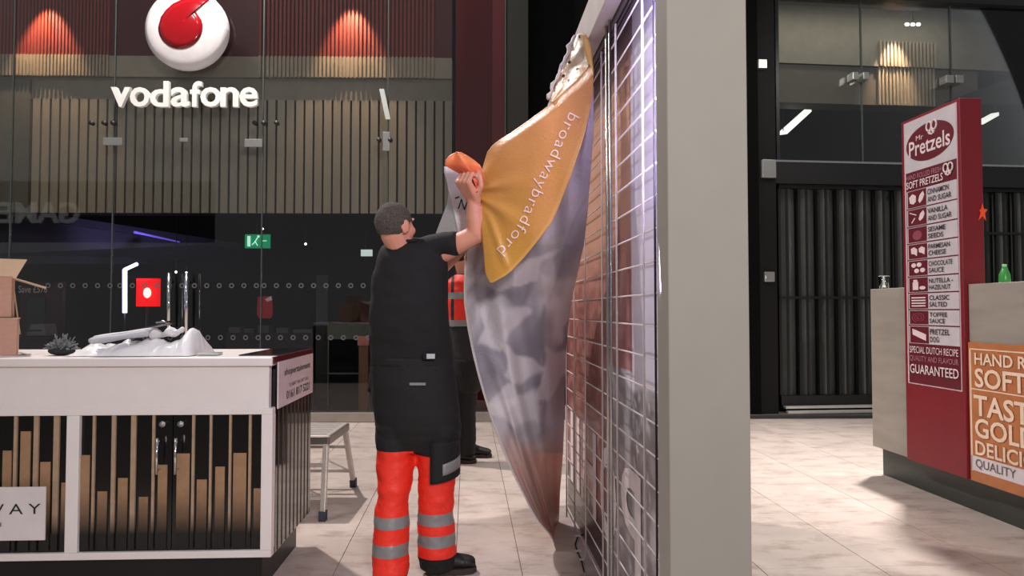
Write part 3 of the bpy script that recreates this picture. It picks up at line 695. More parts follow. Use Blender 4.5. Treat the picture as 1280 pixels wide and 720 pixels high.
# plastic sheet heap
hp = thing('plastic_sheeting', 'crumpled white plastic sheeting heaped on the kiosk top', 'sheeting', tuple(KT(170, KV + .22)), FK)
P = []; xa = KT(100, KV + .22)[0]; xb = KT(252, KV + .22)[0]; nx, ny = 60, 24
for j in range(ny + 1):
    row = []
    for i in range(nx + 1):
        s, t_ = i / nx, j / ny; X = xa + (xb - xa) * s; Yv = KV + .08 + .32 * t_
        env = min(1, s * 6) ** .6 * min(1, (1 - s) * 14) ** .5 * math.sin(PI * min(1, max(0, t_))) ** .5
        h = .036 + .045 * s + .045 * noise.noise(Vector((s * 7, t_ * 3, 1.7))) + .022 * abs(noise.noise(Vector((s * 16, t_ * 7, 5))))
        h += .038 * ss0(.86, .97, s)
        row.append((X + .006 * noise.noise(Vector((t_ * 9, s * 9, 2))), Yv, zt + .002 + max(.001, h * env)))
    P.append(row)
obj('sheet', MB().grid(P), mat('plastic_white', (244, 244, 246), .25, var=.03, coat=.3, bump=.4, bscale=25), hp)
tw = thing('folded_towel', 'long folded grey-white cloth lying tilted on the plastic sheeting', 'cloth', tuple(KT(152, KV + .15, zt + .05)), FK)
a = KT(118, KV + .10, zt + .075); b_ = KT(188, KV + .14, zt + .112)
tb = MB()
d = (b_ - a).normalized(); nn = Vector((-d.z, 0, d.x))
rows = []
for k in range(15):
    s = k / 14; cpt = a + (b_ - a) * s; h = .0165 + .002 * math.sin(s * 9); wv = .05
    rows.append((cpt, Vector((0, wv, 0)), nn * h))
tb.loft(rows, 14)
obj('fold', tb, mat('towel_grey', (196, 196, 204), .9, bump=.5, bscale=200), tw, bevel=0)
obj('inner_fold', MB().loft([(r[0] + nn * .017 + Vector((.01, .02, 0)), r[1] * .9, r[2] * .5) for r in rows], 12), mat('towel_white', (222, 222, 226), .9), tw)
cb = thing('clipboard', 'dark clipboard with a shiny metal clip lying on the white heap', 'clipboard', tuple(KT(205, KV + .25, zt + .09)), FK)
a = KT(165, KV + .22, zt + .115); b_ = KT(210, KV + .24, zt + .152)
obj('board', MB().bar(a, b_, .2, .004, (0, 0, 1)), mat('clip_dark', (60, 58, 58), .3), cb)
obj('metal_clip', MB().tube([b_ + Vector((-.02, -.06, .004)), b_ + Vector((0, -.06, .014)), b_ + Vector((.03, -.06, -.005)), b_ + Vector((.045, -.06, -.03))], .005, 8).bar(b_ + Vector((-.03, -.02, .006)), b_ + Vector((.02, -.02, .010)), .09, .008), CHROME, cb)
rg = thing('rag_roll', 'rolled white rag with dark folds on the right of the plastic heap', 'cloth', tuple(KT(215, KV + .2, zt + .08)), FK)
rr_ = MB(); rows = []
a = KT(192, KV + .16, zt + .098); b_ = KT(228, KV + .17, zt + .118)
for k in range(13):
    s = k / 12; cpt = a + (b_ - a) * s + Vector((0, 0, .006 * math.sin(s * 14))); r_ = .018 + .006 * math.sin(s * 11 + 1)
    rows.append((cpt, Vector((0, r_ * 2, 0)), Vector((0, 0, r_))))
obj('roll', rr_.loft(rows, 12), mat('rag_white', (214, 212, 214), .9, var=.25, scale=30), rg)
o = obj('clear_tray', MB().bar(KT(250, KV + .16, zt + .008), KT(276, KV + .17, zt + .008), .1, .012), mat('tray_grey', (170, 172, 172), .2), None, FK, tuple(KT(262, KV + .16)), bevel=.003)
tag(o, 'small flat grey tray on the kiosk top right of the sheeting', 'tray')

# ================================================================== STEP STOOL
st = thing('step_stool', 'folding aluminium work platform standing behind the kiosk corner', 'step stool', tuple(dep(405, 652, 4.38)), W0)
def pz(px, Y, z): return Vector(((px - 640) / F * Y * 1.0, Y, z))
Xr = -1.17; Zs = .50; ya, yb_ = 4.52, 5.05
wd = 1.0
obj('platform', B((Xr - wd, ya, Zs - .012), (Xr, yb_, Zs)), ALU, st, bevel=.004)
obj('platform_edge', MB().bar((Xr - wd, ya, Zs - .03), (Xr + .0, ya, Zs - .03), .02, .05).bar((Xr, ya, Zs - .03), (Xr, yb_, Zs - .03), .02, .05).bar((Xr - wd, yb_, Zs - .03), (Xr, yb_, Zs - .03), .02, .05), mat('alu_dark', (150, 145, 138), .35, .8), st, bevel=.003)
grv = MB(); [grv.box((Xr - wd + .03, y_, Zs), (Xr - .03, y_ + .006, Zs + .0015)) for y_ in [ya + .06 + .08 * i for i in range(6)]]
obj('tread_ribs', grv, mat('alu_rib', (120, 116, 110), .5, .6), st)
feet = mat('rubber_blue', (52, 60, 74), .7)
for xo in (0, -wd + .04):
    X = Xr - .02 + xo
    for (y0, y1) in ((ya + .02, 4.40), (yb_ - .02, 5.24)):
        lg_ = obj('leg', MB().bar((X, y0, Zs - .03), (X + .02 * (1 if xo == 0 else -1), y1, .03), .032, .045, (0, 1, 0)), ALU, st, bevel=.004)
        obj('rubber_foot', MB().bar((X + .02 * (1 if xo == 0 else -1), y1 + (0 if y0 < 4.8 else -.01), .06), (X + .02 * (1 if xo == 0 else -1), y1, .0), .042, .055, (0, 1, 0)), feet, lg_)
for y0, y1 in ((ya + .02, 4.40), (yb_ - .02, 5.24)):
    for zz_ in (.32, .13):
        f_ = (Zs - zz_) / Zs; yy = y0 + (y1 - y0) * f_
        obj('rung', MB().bar((Xr - wd, yy, zz_), (Xr - .0, yy, zz_), .03, .02), ALU, st)
    for X in (Xr - .02, Xr - wd + .02):
        sgn = 1 if X > Xr - .5 else -1
        obj('brace', MB().bar((X, y0 + (y1 - y0) * .74, .13), (X - sgn * .16, y0 + (y1 - y0) * .55, .22), .012, .012), ALU, st)

# ================================================================== HOARDING WITH MESH (right of banner)
ML = .60
def MQ(px, py, l=ML): return FM.atu(px, py, l)
def post_u(px, v): return FM.atv(px, 400, v)[0]
v_post = 2.0
cp = thing('white_post', 'wide pale grey post standing in the foreground right of the mesh', 'post', (post_u(885, v_post), v_post, 0), FM)
pm = mat("post_paint", (145, 140, 132), .7, var=.02)
obj('shaft', B((post_u(835.5, v_post), v_post, 0.04), (post_u(937, v_post), v_post + .12, 3.4)), pm, cp, bevel=.004)
obj('foot_plate', B((post_u(835.5, v_post) - .0, v_post - .01, 0), (post_u(937, v_post) + .01, v_post + .14, .04)), STEEL, cp)
hd = thing('hoarding_wall', 'printed hoarding wall with white header, behind the wire mesh', 'hoarding', (.7, 3.2, 0), FM)
tA, tB = 2.13, 4.75
whm = mat('header_white', (196, 190, 188), .5)
obj('header', B((.535, tA, 2.515), (.60, tB, 2.69)), whm, hd, bevel=.004)
obj('header_soffit', B((.60, tA, 2.545), (.95, tB, 2.69)), mat('soffit_mauve', (150, 140, 146), .6), hd)
for i, (u0_, u1_) in enumerate(((.60, .612), (.625, .634), (.648, .66))):
    obj('shutter_guide', B((u0_ + .003, tA, 2.50 + .012 * i), (u1_ + .003, tB, 2.546)), mat('guide_grey', (96, 88, 92), .4), hd)
obj('end_post', B((.72, tB - .06, 0), (.95, tB, 2.545)), mat('end_dark', (48, 44, 44), .6), hd)
# the print: a grid in the (t,z) plane coloured with its picture, darker at the foot and top
GU = .665
gt0, gt1, gz0, gz1 = 2.13, tB - .06, .0, 2.54
def mixc(a, b2, f): return tuple(x + (y - x) * f for x, y in zip(a, b2))
def ss(a, b2, x): t_ = min(1, max(0, (x - a) / (b2 - a))); return t_ * t_ * (3 - 2 * t_)
TLOW, THI = MQ(757, 388, GU)[1], MQ(790, 388, GU)[1]
def pcol(t_, z):
    n1 = noise.noise(Vector((t_ * 2, z * 2, 0))); n2 = noise.fractal(Vector((t_ * 7, z * 11, 3)), 1, 2, 5)
    # far part: stone-red; near: pale sky above grey water
    red = mixc((142, 88, 84), (186, 132, 122), ss(-.4, .6, n2))
    red = mixc(red, (222, 172, 146), ss(1.1, 1.9, z + .3 * n1))
    if z < .35: red = mixc(red, (52, 42, 42), ss(.35, .2, z) * .9)
    sky = mixc((230, 224, 238), (220, 216, 236), ss(-.3, .3, n1))
    grey = mixc((130, 126, 130), (180, 178, 182), ss(-.3, .5, n2))
    bz = 1.02 + .10 * noise.noise(Vector((t_ * 3, 0, 9))) - (2.9 - t_) * .12
    near = mixc(grey, sky, ss(bz - .015, bz + .015, z))
    wx = TLOW + .05 * noise.noise(Vector((0, z * 1.3, 4)))
    if z > 1.05: wx = THI + .04 * noise.noise(Vector((0, z * 1.3, 4)))
    # splash column
    if z < 1.12 and abs(t_ - 2.68) < .13: near = mixc(near, (225, 222, 228), ss(.15, .5, noise.fractal(Vector((t_ * 26, z * 18, 1)), 1, 2, 4)))
    c = mixc(near, red, ss(wx - .01, wx + .02, t_))
    if z > 2.2 and t_ > 2.8: c = mixc(c, (120, 100, 100), ss(2.2, 2.5, z))
    if t_ > 2.85 and t_ < 3.35 and z > 1.2: c = mixc(c, (110, 60, 56), ss(.1, .5, noise.noise(Vector((t_ * 6, z * 1.8, 7)))))
    return c
NX, NZ = 190, 190; me = bpy.data.meshes.new('print'); vs = []; cs = []
for j in range(NZ + 1):
    for i in range(NX + 1):
        t_ = gt0 + (gt1 - gt0) * i / NX; z = gz0 + (gz1 - gz0) * j / NZ; vs.append((GU, t_, z)); cs.append(lin(pcol(t_, z)))
def vc_obj(name, vs, fs, cs, m, par, smooth=True, both=None):
    mb = MB(); mb.add(vs, fs, smooth); o = obj(name, mb, m, par)
    at = o.data.color_attributes.new('print', 'FLOAT_COLOR', 'POINT')
    flat = [x for c in cs for x in c]; at.data.foreach_set('color', flat); return o
fs = [(j * (NX + 1) + i, (j + 1) * (NX + 1) + i, (j + 1) * (NX + 1) + i + 1, j * (NX + 1) + i + 1) for j in range(NZ) for i in range(NX)]
vc_obj('printed_graphic', vs, fs, cs, vcol_mat('hoarding_print', .35, coat=.2), hd, False)
obj('backing_board', B((GU + .004, gt0, 0), (GU + .05, gt1, 2.54)), mat('board_grey', (120, 115, 115), .7), hd)
# mirrored lettering on the print
def tt(px): return MQ(px, 388, GU)[1]
zlo, zhi = EYE - 1.65 * GU, EYE - .97 * GU
letm = mat('letter_cream', (236, 226, 228), .5)
for ch, pa, pb in (('A', 852, 814), ('P', 800.5, 776), ('O', 770, 750), ('H', 745, 729), ('I', 724.5, 721), ('I', 716.5, 713.5), ('I', 709.5, 706.8)):
    ta, tb_ = tt(pa), tt(pb)
    # mirrored: text x runs from near (ta) to far (tb_)
    obj('letter', text_mb(ch, (tb_ - ta, zhi - zlo), lambda x, y: (GU - .003, ta + x, zlo + y), bold=.02), letm, hd)
# mesh
ms = thing('wire_mesh', 'white welded wire mesh panel running along the hoarding', 'mesh panel', (ML, 3.0, .05), FM)
wm = mat('wire_white', (225, 216, 214), .4)
t1_ = MQ(733, 500)[1]
z = .10
while z < 2.46:
    obj('horizontal_wire', MB().tube([(ML, 2.14, z), (ML, 4.3, z)], .0032, 6), wm, ms); z += .1045
for px in (807, 773, 754.5, 733, 719, 709):
    t_ = MQ(px, 400)[1]
    obj('vertical_wire', MB().tube([(ML - .006, t_, .06), (ML - .006, t_, 2.46)], .0042, 6), wm, ms)
obj('panel_edge', MB().tube([(ML - .004, MQ(821, 400)[1], .06), (ML - .004, MQ(821, 400)[1], 2.46)], .004, 6), DARK, ms, label='dark edge rod of the mesh')
gd = thing('shutter_pole', 'slim double steel pole rising between the mesh panels', 'pole', (ML, tt(765), 0), FM)
t_ = MQ(763.5, 400)[1]
obj('pole', MB().tube([(ML - .012, t_, 0), (ML - .012, t_, 2.51)], .0075, 8), STEEL, gd)
t_ = MQ(767.5, 400)[1]
obj('pole', MB().tube([(ML - .012, t_, 0), (ML - .012, t_, 2.51)], .0065, 8), STEEL, gd)
# violet lamp strip behind the post
q = FM.w(.635, 2.13, 1.9)
area('violet_strip_light', FM.w(.612, 2.17, 2.05), FM.w(.70, 2.5, 2.0), (.03, 1.4), 12.0, (.66, .58, 1))
spot('violet_top', FM.w(.62, 2.2, 2.47), FM.w(.67, 2.35, 1.6), 6, math.radians(120), .8, (.5, .4, 1), .03)
# cable on floor
t = thing('loose_cable', 'short black cable with white tags on the floor below the mesh', 'cable', tuple(W0.atz(722, 690)), W0)
pts = [W0.atz(px, py) + Vector((0, 0, .008)) for px, py in ((733, 668), (722, 673), (719, 682), (722, 692), (727, 703), (730, 716))]
obj('cord', MB().tube(pts, .004, 6), DARK, t)
for i in (1, 3, 4): obj('tag', MB().obox(pts[i] + Vector((0, 0, .006)), (.014, 0, 0), (0, .006, 0), (0, 0, .004)), mat('paper_white', (228, 225, 225)), t)

# ================================================================== BANNER
def interp(tab, y):
    if y <= tab[0][0]: return tab[0][1]
    for (a, b2), (c, d) in zip(tab, tab[1:]):
        if y <= c: return b2 + (d - b2) * (y - a) / (c - a)
    return tab[-1][1]
bn = thing('banner', 'large printed fabric banner being peeled off the mesh, gold corner folded over', 'banner', tuple(dep(695, 685, 3.88)), W0)
R_ = [(60, 737), (110, 742), (165, 742), (220, 738), (270, 734), (305, 730), (355, 719), (372, 715), (410, 710), (447, 707), (510, 706), (565, 704), (615, 700), (647, 699), (677, 696), (686, 695.5)]
L_ = [(60, 736), (110, 732), (140, 706), (190, 640), (240, 608), (280, 590), (300, 584), (320, 582), (360, 580.5), (380, 581), (410, 585), (440, 591), (465, 597), (490, 604), (515, 611.5), (535, 618), (555, 625.5), (575, 634), (595, 643), (615, 653), (635, 663), (652, 673), (661, 681), (670, 689), (680, 693), (686, 695)]
def sheetY(s, y):
    yr = MQ(interp(R_, y), y, .56); Yr = FM.w(*yr)[1]
    lerp = ss(60, 300, y)
    Yl = Yr * (1 - lerp) + lerp * (3.72 + .12 * ss(400, 680, y))
    Yc = Yl + (Yr - Yl) * s
    bul = math.sin(PI * s) * (.10 if y > 150 else .05) * ss(60, 200, y) * (1 - ss(600, 686, y) * .8)
    wr = .022 * math.sin(s * 16 + y * .012) * math.sin(PI * s) + .02 * noise.noise(Vector((s * 5, y * .012, 3)))
    wr += .012 * math.sin(s * 31 - y * .03 + 2 * noise.noise(Vector((s * 3, y * .01, 8)))) * math.sin(PI * s)
    return Yc - bul + wr * (1 - ss(640, 686, y))
def gcol(px, py):
    n0 = noise.noise(Vector((px * .012, py * .007, 1)))
    wx, wy = px + 26 * noise.noise(Vector((px * .014, py * .009, 5))), py + 40 * noise.noise(Vector((px * .012, py * .008, 9)))
    f1 = noise.noise(Vector((wx * .030, wy * .012, 6))); f2 = noise.noise(Vector((wx * .06, wy * .022, 2)))
    base = mixc((134, 130, 140), (190, 184, 192), ss(-.35, .4, f1)); base = mixc(base, (166, 160, 162), ss(.1, .35, f2) * .6)
    ridge = 1 - abs(noise.noise(Vector((wx * .02 + wy * .006, wy * .009, 12)))) * 9
    base = mixc(base, (116, 112, 120), max(0, ridge) * .45)
    py0 = py; py = py + 22 * noise.noise(Vector((px * .02, py * .012, 15))) - (px - 660) * .25
    if py > 520: base = mixc(base, (176, 142, 132), ss(520, 575, py) * ss(.0, .9, (px - 600) / 80 + (py - 560) / 150))
    if py > 560: base = mixc(base, (222, 162, 140), ss(-14, 22, px - (668 + (py - 560) * .13)) * ss(500, 580, py) )
    py = py0
    if py > 640: base = mixc(base, (196, 92, 78), ss(640, 680, py) * .6)
    if py < 330: base = mixc(base, (172, 170, 190), ss(330, 180, py) * .8)
    # large pale petal shapes
    for cx, cy, rx, ry, an in ((697, 385, 13, 42, .15), (622, 405, 16, 32, .35), (648, 462, 14, 18, .5), (655, 520, 16, 30, -.35), (690, 470, 10, 34, .4), (628, 505, 16, 14, -.7), (640, 345, 30, 14, -.3)):
        dx, dy = px - cx, py - cy; a_, b3 = dx * math.cos(an) + dy * math.sin(an), -dx * math.sin(an) + dy * math.cos(an)
        r = max(abs(a_) / rx * (.75 + .35 * b3 / ry), abs(b3) / ry) + .35 * noise.noise(Vector((px * .05, py * .05, cx)))
        base = mixc(base, (216, 210, 212), ss(1.08, .8, r) * .7)
    for cx, cy, rx, ry, an in ((676, 415, 14, 30, .5), (640, 375, 18, 16, 0), (612, 470, 12, 26, .2), (668, 540, 24, 16, 0), (700, 330, 10, 40, 0)):
        dx, dy = px - cx, py - cy; a_, b3 = dx * math.cos(an) + dy * math.sin(an), -dx * math.sin(an) + dy * math.cos(an)
        r = math.hypot(a_ / rx, b3 / ry) + .4 * noise.noise(Vector((px * .05, py * .05, cx)))
        base = mixc(base, (120, 116, 126), ss(1.15, .3, r) * .5)
    if abs(px - interp(L_, py)) < 2.2 and py > 300: base = (200, 194, 190)
    return base
def sheet_grid(y0, y1, NR, NC, Lt, Rt, Yf, colf):
    vs, cs = [], []
    for j in range(NR + 1):
        y = y0 + (y1 - y0) * j / NR
        for i in range(NC + 1):
            s = i / NC; px = interp(Lt, y) + (interp(Rt, y) - interp(Lt, y)) * s
            vs.append(dep(px, y, Yf(s, y))); cs.append(lin(colf(px, y)))
    fs = [(j * (NC + 1) + i, (j + 1) * (NC + 1) + i, (j + 1) * (NC + 1) + i + 1, j * (NC + 1) + i + 1) for j in range(NR) for i in range(NC)]
    return vs, fs, cs
def solid(o, th=.003):
    md = o.modifiers.new('thickness', 'SOLIDIFY'); md.thickness = th; return o
fab = vcol_mat('banner_print', .45, .25, 60)
solid(vc_obj('sheet', *sheet_grid(108, 686, 200, 80, L_, R_, sheetY, gcol), fab, bn))
# hem strip along the free edge
hem = [dep(interp(L_, y), y, sheetY(0, y) - .004) for y in range(300, 687, 8)]
obj('hem', MB().tube(hem, .004, 6), mat('hem_white', (206, 198, 194), .6), bn)
# gold folded flap
YR = [(80, 741), (100, 741.5), (120, 740.5), (130, 739), (148, 735.5), (165, 731.5), (182, 726.5), (200, 720), (220, 713.5), (245, 703.5), (265, 695.5), (280, 688), (300, 673), (322, 655), (337, 641), (345, 631), (352, 618), (354, 614)]
YL = [(80, 739), (85, 735), (100, 722), (112, 708), (130, 688), (148, 664), (165, 640), (175, 624), (182, 615), (190, 609), (200, 606), (220, 600), (235, 594), (245, 592), (265, 596), (280, 600), (300, 603), (322, 605), (337, 606), (345, 608), (352, 612), (354, 613)]
def yelY(px, py):
    s = (px - 600) / 141
    base = 3.36 - .28 * max(0, s) * (1 - ss(220, 350, py) * .3)
    base -= .05 * math.sin(PI * min(1, max(0, s))) 
    # creases radiating from the grip at (592,240)
    dx, dy = px - 586, py - 240; r = math.hypot(dx, dy); an = math.atan2(dy, dx)
    cr = .016 * math.sin(an * 9 + 1.3 * noise.noise(Vector((dx * .02, dy * .02, 0)))) * math.exp(-r / 55) * min(1, r / 12)
    cr += .007 * math.sin(an * 17 + 2) * math.exp(-r / 35) * min(1, r / 10)
    lg_ = .020 * noise.noise(Vector((px * .012 + py * .006, py * .008, 4))) + .008 * noise.noise(Vector((px * .03, py * .018, 9)))
    # rolled upper edge
    xe = interp(YL, py)
    roll = .035 * math.exp(-((px - xe) / 9.) ** 2) * (1 - ss(190, 230, py))
    cr2 = .012 * math.exp(-((px - 616 - (py - 285) * .35) / 5.) ** 2) * ss(250, 280, py) * (1 - ss(320, 345, py))
    return base + cr + lg_ + roll - cr2
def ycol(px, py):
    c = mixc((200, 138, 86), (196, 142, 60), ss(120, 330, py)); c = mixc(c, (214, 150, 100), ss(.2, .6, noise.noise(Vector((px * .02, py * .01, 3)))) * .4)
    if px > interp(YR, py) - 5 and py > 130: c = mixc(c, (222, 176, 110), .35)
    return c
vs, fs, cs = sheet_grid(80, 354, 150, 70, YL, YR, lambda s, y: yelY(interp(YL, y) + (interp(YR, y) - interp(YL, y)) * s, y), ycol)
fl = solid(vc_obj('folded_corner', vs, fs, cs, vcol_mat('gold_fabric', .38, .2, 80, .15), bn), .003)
fl['label'] = 'gold folded corner with white lettering'
# back layer at the top between the header and the fold
TL = [(42, 722), (60, 714), (80, 706), (100, 697), (122, 688), (128, 687)]
TR = [(42, 729), (50, 735), (60, 737), (84, 736), (100, 722), (112, 708), (122, 697), (128, 689)]
vs, fs, cs = sheet_grid(42, 128, 50, 20, TL, TR, lambda s, y: 3.28 - .12 * s + .02 * noise.noise(Vector((s * 3, y * .05, 2))), lambda px, py: mixc((190, 172, 150), (196, 150, 104), ss(60, 115, py)))
solid(vc_obj('back_layer', vs, fs, cs, MC['gold_fabric'], bn))
TL2 = [(42, 727), (50, 729), (60, 730), (75, 734), (86, 737), (95, 738)]; TR2 = [(42, 731), (48, 735), (60, 738.5), (75, 740), (90, 741.5), (95, 741)]
vs, fs, cs = sheet_grid(43, 95, 30, 10, TL2, TR2, lambda s, y: 3.12 + .05 * math.cos(s * PI) , lambda px, py: (206, 156, 92))
solid(vc_obj('fold_loop', vs, fs, cs, MC['gold_fabric'], bn))
# ragged hem with eyelets along the header
rg_ = MB(); rn = random.Random(5); pts = []
for k in range(18):
    y = 44 + k * 4.7; pts.append(dep(interp(TL, y) - 2 + rn.uniform(-2, 1.5), y, 3.29 + rn.uniform(-.01, .01)))
obj('torn_hem', MB().tube(pts, [rn.uniform(.006, .014) for _ in pts], 6), mat('hem_white', (206, 198, 194)), bn)
for y in (46, 78, 95): q = dep(interp(TL, y) + 5, y, 3.24); obj('eyelet', MB().tube([q + Vector((0, -.004, 0)), q], .007, 10), DARK, bn)
# lettering on the gold corner
path = [(714, 141), (706, 156), (699, 172), (692, 189), (684, 206), (676, 221), (668, 238), (661, 254), (655, 269), (648, 283), (640, 294), (631, 304), (622, 313)]
cum = [0]
for a, b2 in zip(path, path[1:]): cum.append(cum[-1] + math.hypot(b2[0] - a[0], b2[1] - a[1]))
def onpath(x, y):
    x = min(max(x, 0), cum[-1] - 1e-3); i = max(k for k in range(len(cum) - 1) if cum[k] <= x)
    f = (x - cum[i]) / (cum[i + 1] - cum[i]); a, b2 = path[i], path[i + 1]
    def dirn(k): k = min(max(k, 0), len(path) - 2); p, q = path[k], path[k + 1]; l = math.hypot(q[0] - p[0], q[1] - p[1]); return ((q[0] - p[0]) / l, (q[1] - p[1]) / l)
    d0, d1 = dirn(i if f > .5 else i - 1), dirn(i + 1 if f > .5 else i); g = f + .5 if f < .5 else f - .5
    d = (d0[0] + (d1[0] - d0[0]) * g, d0[1] + (d1[1] - d0[1]) * g)
    n_ = (-d[1], d[0]); n_ = (-n_[0], -n_[1])      # tops of the letters point to the right
    px, py = a[0] + (b2[0] - a[0]) * f + n_[0] * (y - 7), a[1] + (b2[1] - a[1]) * f + n_[1] * (y - 7)
    return dep(px, py, yelY(px, py) - .008)
o = obj('lettering', text_mb('broadwaybradford', (cum[-1], 19), onpath, bold=-.008, spacing=1.12, res=3), mat('letter_pinkwhite', (236, 214, 205), .5), bn)
# white lettered corner behind the arm
WL = [(208, 555), (215, 555), (225, 558), (240, 561), (255, 559), (270, 553), (291, 545), (300, 545)]; WR = [(208, 562), (215, 572), (225, 590), (240, 594), (300, 596)]
def wY(s, y):
    px = interp(WL, y) + (interp(WR, y) - interp(WL, y)) * s; fold = 562 + (y - 240) * .2
    return 3.60 + (.05 * abs(px - fold) / 15 if px < fold else -.01)
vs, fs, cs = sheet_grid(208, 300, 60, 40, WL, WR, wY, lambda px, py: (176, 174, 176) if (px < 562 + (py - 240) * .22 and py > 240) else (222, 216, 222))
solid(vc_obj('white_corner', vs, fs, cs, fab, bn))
k_ = MB(); q = lambda x, y: dep(x, y, 3.575)
for a, b2 in (((573, 261), (577, 249)), ((577, 249), (580.5, 262)), ((580.5, 262), (585, 250)), ((569, 248), (574, 246))): k_.bar(q(*a), q(*b2), .006, .010, (0, 1, 0))
obj('lettering', k_, tm, bn)
# orange corner over the fist
OL = [(190, 570), (194, 562), (200, 557), (206, 556), (210, 561), (215, 570), (222, 583), (232, 592), (240, 594)]; OR = [(190, 576), (194, 584), (200, 593), (206, 600), (215, 604), (225, 605), (235, 601), (240, 597)]
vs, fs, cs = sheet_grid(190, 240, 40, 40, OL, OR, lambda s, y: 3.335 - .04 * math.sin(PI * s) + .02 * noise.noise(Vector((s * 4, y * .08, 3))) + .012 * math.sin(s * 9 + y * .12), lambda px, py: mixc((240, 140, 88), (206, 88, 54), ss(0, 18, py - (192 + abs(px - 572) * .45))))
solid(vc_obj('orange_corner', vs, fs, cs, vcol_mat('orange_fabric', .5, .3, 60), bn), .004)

# ================================================================== PRETZEL STAND
PU = 3.2
def PQ(px, py, u=PU): return FM.atu(px, py, u)
ps = thing('food_stand', 'grey stone-clad food stand counter with a dark recessed plinth', 'counter', (3.6, 4.5, 0), FM)
stone = mat('stone_clad', (152, 144, 135), .55, var=.10, scale=2.2, bump=.1, bscale=30, stretch=(1, 1, 5))
zpb, zpt = .23, 1.468; tf, tn = PQ(1091, 555)[1], 2.6
SU_b = 3.17 + .15
_sf, _sn = FM.atu(1130, 360, 3.17)[1] + .004, FM.atu(1204, 360, 3.17)[1] - .004
obj('stone_panel', B((PU, _sf, zpb), (SU_b - .001, tf, zpt)), stone, ps, bevel=.003)
obj('stone_panel', B((PU, tn, zpb), (SU_b - .001, _sn, zpt)), stone, ps, bevel=.003)
obj('counter_body', B((SU_b, tn, zpb), (PU + .9, tf, zpt)), stone, ps, bevel=.003)
plu = 3.29; obj('plinth', B((plu, tn, 0), (PU + .85, FM.atz(1104, 593)[1], zpb)), mat('plinth_dark', (56, 60, 56), .4), ps)
# poster
po = thing('poster', 'orange-brown poster with large cream words on the food stand front', 'poster', (PU, 4.0, .25), FM)
pt0 = min(PQ(1209, 500)[1], FM.atu(1204, 360, 3.17)[1] - .006); pt1 = pt0 - 1.9; zc = lambda py, px=1216: PQ(px, py, PU - .01)[2]
orm = mat('poster_orange', (182, 112, 66), .5, var=.12, scale=12); crm = mat('poster_cream', (236, 208, 184), .5)
obj('sheet', B((PU - .010, pt1, zc(598, 1209)), (PU, pt0, zc(427.5, 1209))), orm, po)
pu = PU - .014
def pline(za, zb2, ta, tb2, m_, nm): obj(nm, B((pu + .001, ta, za), (PU - .009, tb2, zb2)), m_, po)
tl = PQ(1215, 500)[1]
pline(zc(437), zc(435.5), pt1 + .05, tl, crm, 'border'); pline(zc(486.5), zc(485), pt1 + .05, tl, crm, 'border')
pline(zc(588), zc(436), tl - .012, tl, crm, 'border')
pline(zc(587), zc(569), pt1 + .05, tl, mat('poster_band', (216, 206, 210), .5), 'white_band')
for s, ya_, yb2, m_, sx in (('HAND ROLLED', 456, 441, crm, 1222), ('SOFT PRETZELS', 484, 460, crm, 1222), ('TASTY', 519, 493, crm, 1220), ('GOLDEN', 546, 522, crm, 1221), ('DELICIOUS', 568, 550, crm, 1221), ('QUALITY', 585.5, 573, mat('poster_grey', (92, 84, 84), .5), 1221)):
    z0_, z1_ = zc(ya_, sx), zc(yb2, sx); ts = PQ(sx, 500)[1]
    obj('lettering', text_mb(s, (1, z1_ - z0_), lambda x, y: (pu - .002, ts - x * (1.08 if s != 'QUALITY' else 1.05), z0_ + y), bold=.02 if s != 'QUALITY' else 0, keep=True), m_, po)
# sign pylon
SU_ = 3.17
sp_ = thing('menu_sign', 'tall red and white pretzel menu sign on the front of the food stand', 'sign', (SU_, 4.6, .2), FM)
def GQ(px, py): return FM.atu(px, py, SU_)
sf, sn = GQ(1130, 360)[1], GQ(1204, 360)[1]; ztop = 2.675; zbot = GQ(1206, 598)[2]
redp = mat('sign_red', (122, 16, 30), .5, var=.04); maro = mat('sign_maroon', (98, 18, 34), .5, var=.04); swh = mat('sign_white', (196, 188, 192), .5)
obj('pylon', B((SU_, sn, zbot), (SU_ + .148, sf, ztop)), redp, sp_, bevel=.004)
fw = sf - sn
A2 = lambda px: sf - (sf - GQ(px, 360)[1])      # t of a pixel column
Z2 = lambda py: GQ(1199, py)[2]
def sp(u_, x0, x1, ya_, yb2, m_, nm, off=.002): obj(nm, B((SU_ - off, A2(x0), Z2(ya_)), (SU_, A2(x1), Z2(yb2))), m_, sp_)
sp(0, 1133.5, 1200.5, 489, 126, mat('frame_pink', (206, 180, 186), .5), 'panel_frame', .002)
sp(0, 1135.5, 1199.5, 197, 128, swh, 'logo_panel', .004)
sp(0, 1135.5, 1199.5, 487.5, 197, maro, 'menu_panel', .004)
# oval
cy_, cz_ = (A2(1136.5) + A2(1198)) / 2, (Z2(145) + Z2(188)) / 2 + .0
cz_ = (Z2(128) + Z2(197)) / 2 + .0; ra, rb = (A2(1136.5) - A2(1198)) / 2 * .97, .128
ra = abs(ra)
ov = MB(); ov.prism([(ra * math.cos(t_), rb * math.sin(t_)) for t_ in [2 * PI * i / 40 for i in range(40)]], lambda x, y: (SU_ - .008, cy_ - x, cz_ + y), lambda x, y: (SU_ - .004, cy_ - x, cz_ + y))
obj('oval_logo', ov, maro, sp_)
lpk = mat('sign_pinkwhite', (226, 206, 208), .5)
def stext(s, x0, x1, z0_, z1_, m_, bold=0, nm='lettering', off=.010):
    ta, tb2 = A2(x0), A2(x1)
    obj(nm, text_mb(s, (ta - tb2, z1_ - z0_), lambda x, y: (SU_ - off, ta - x, z0_ + y), bold=bold), m_, sp_)
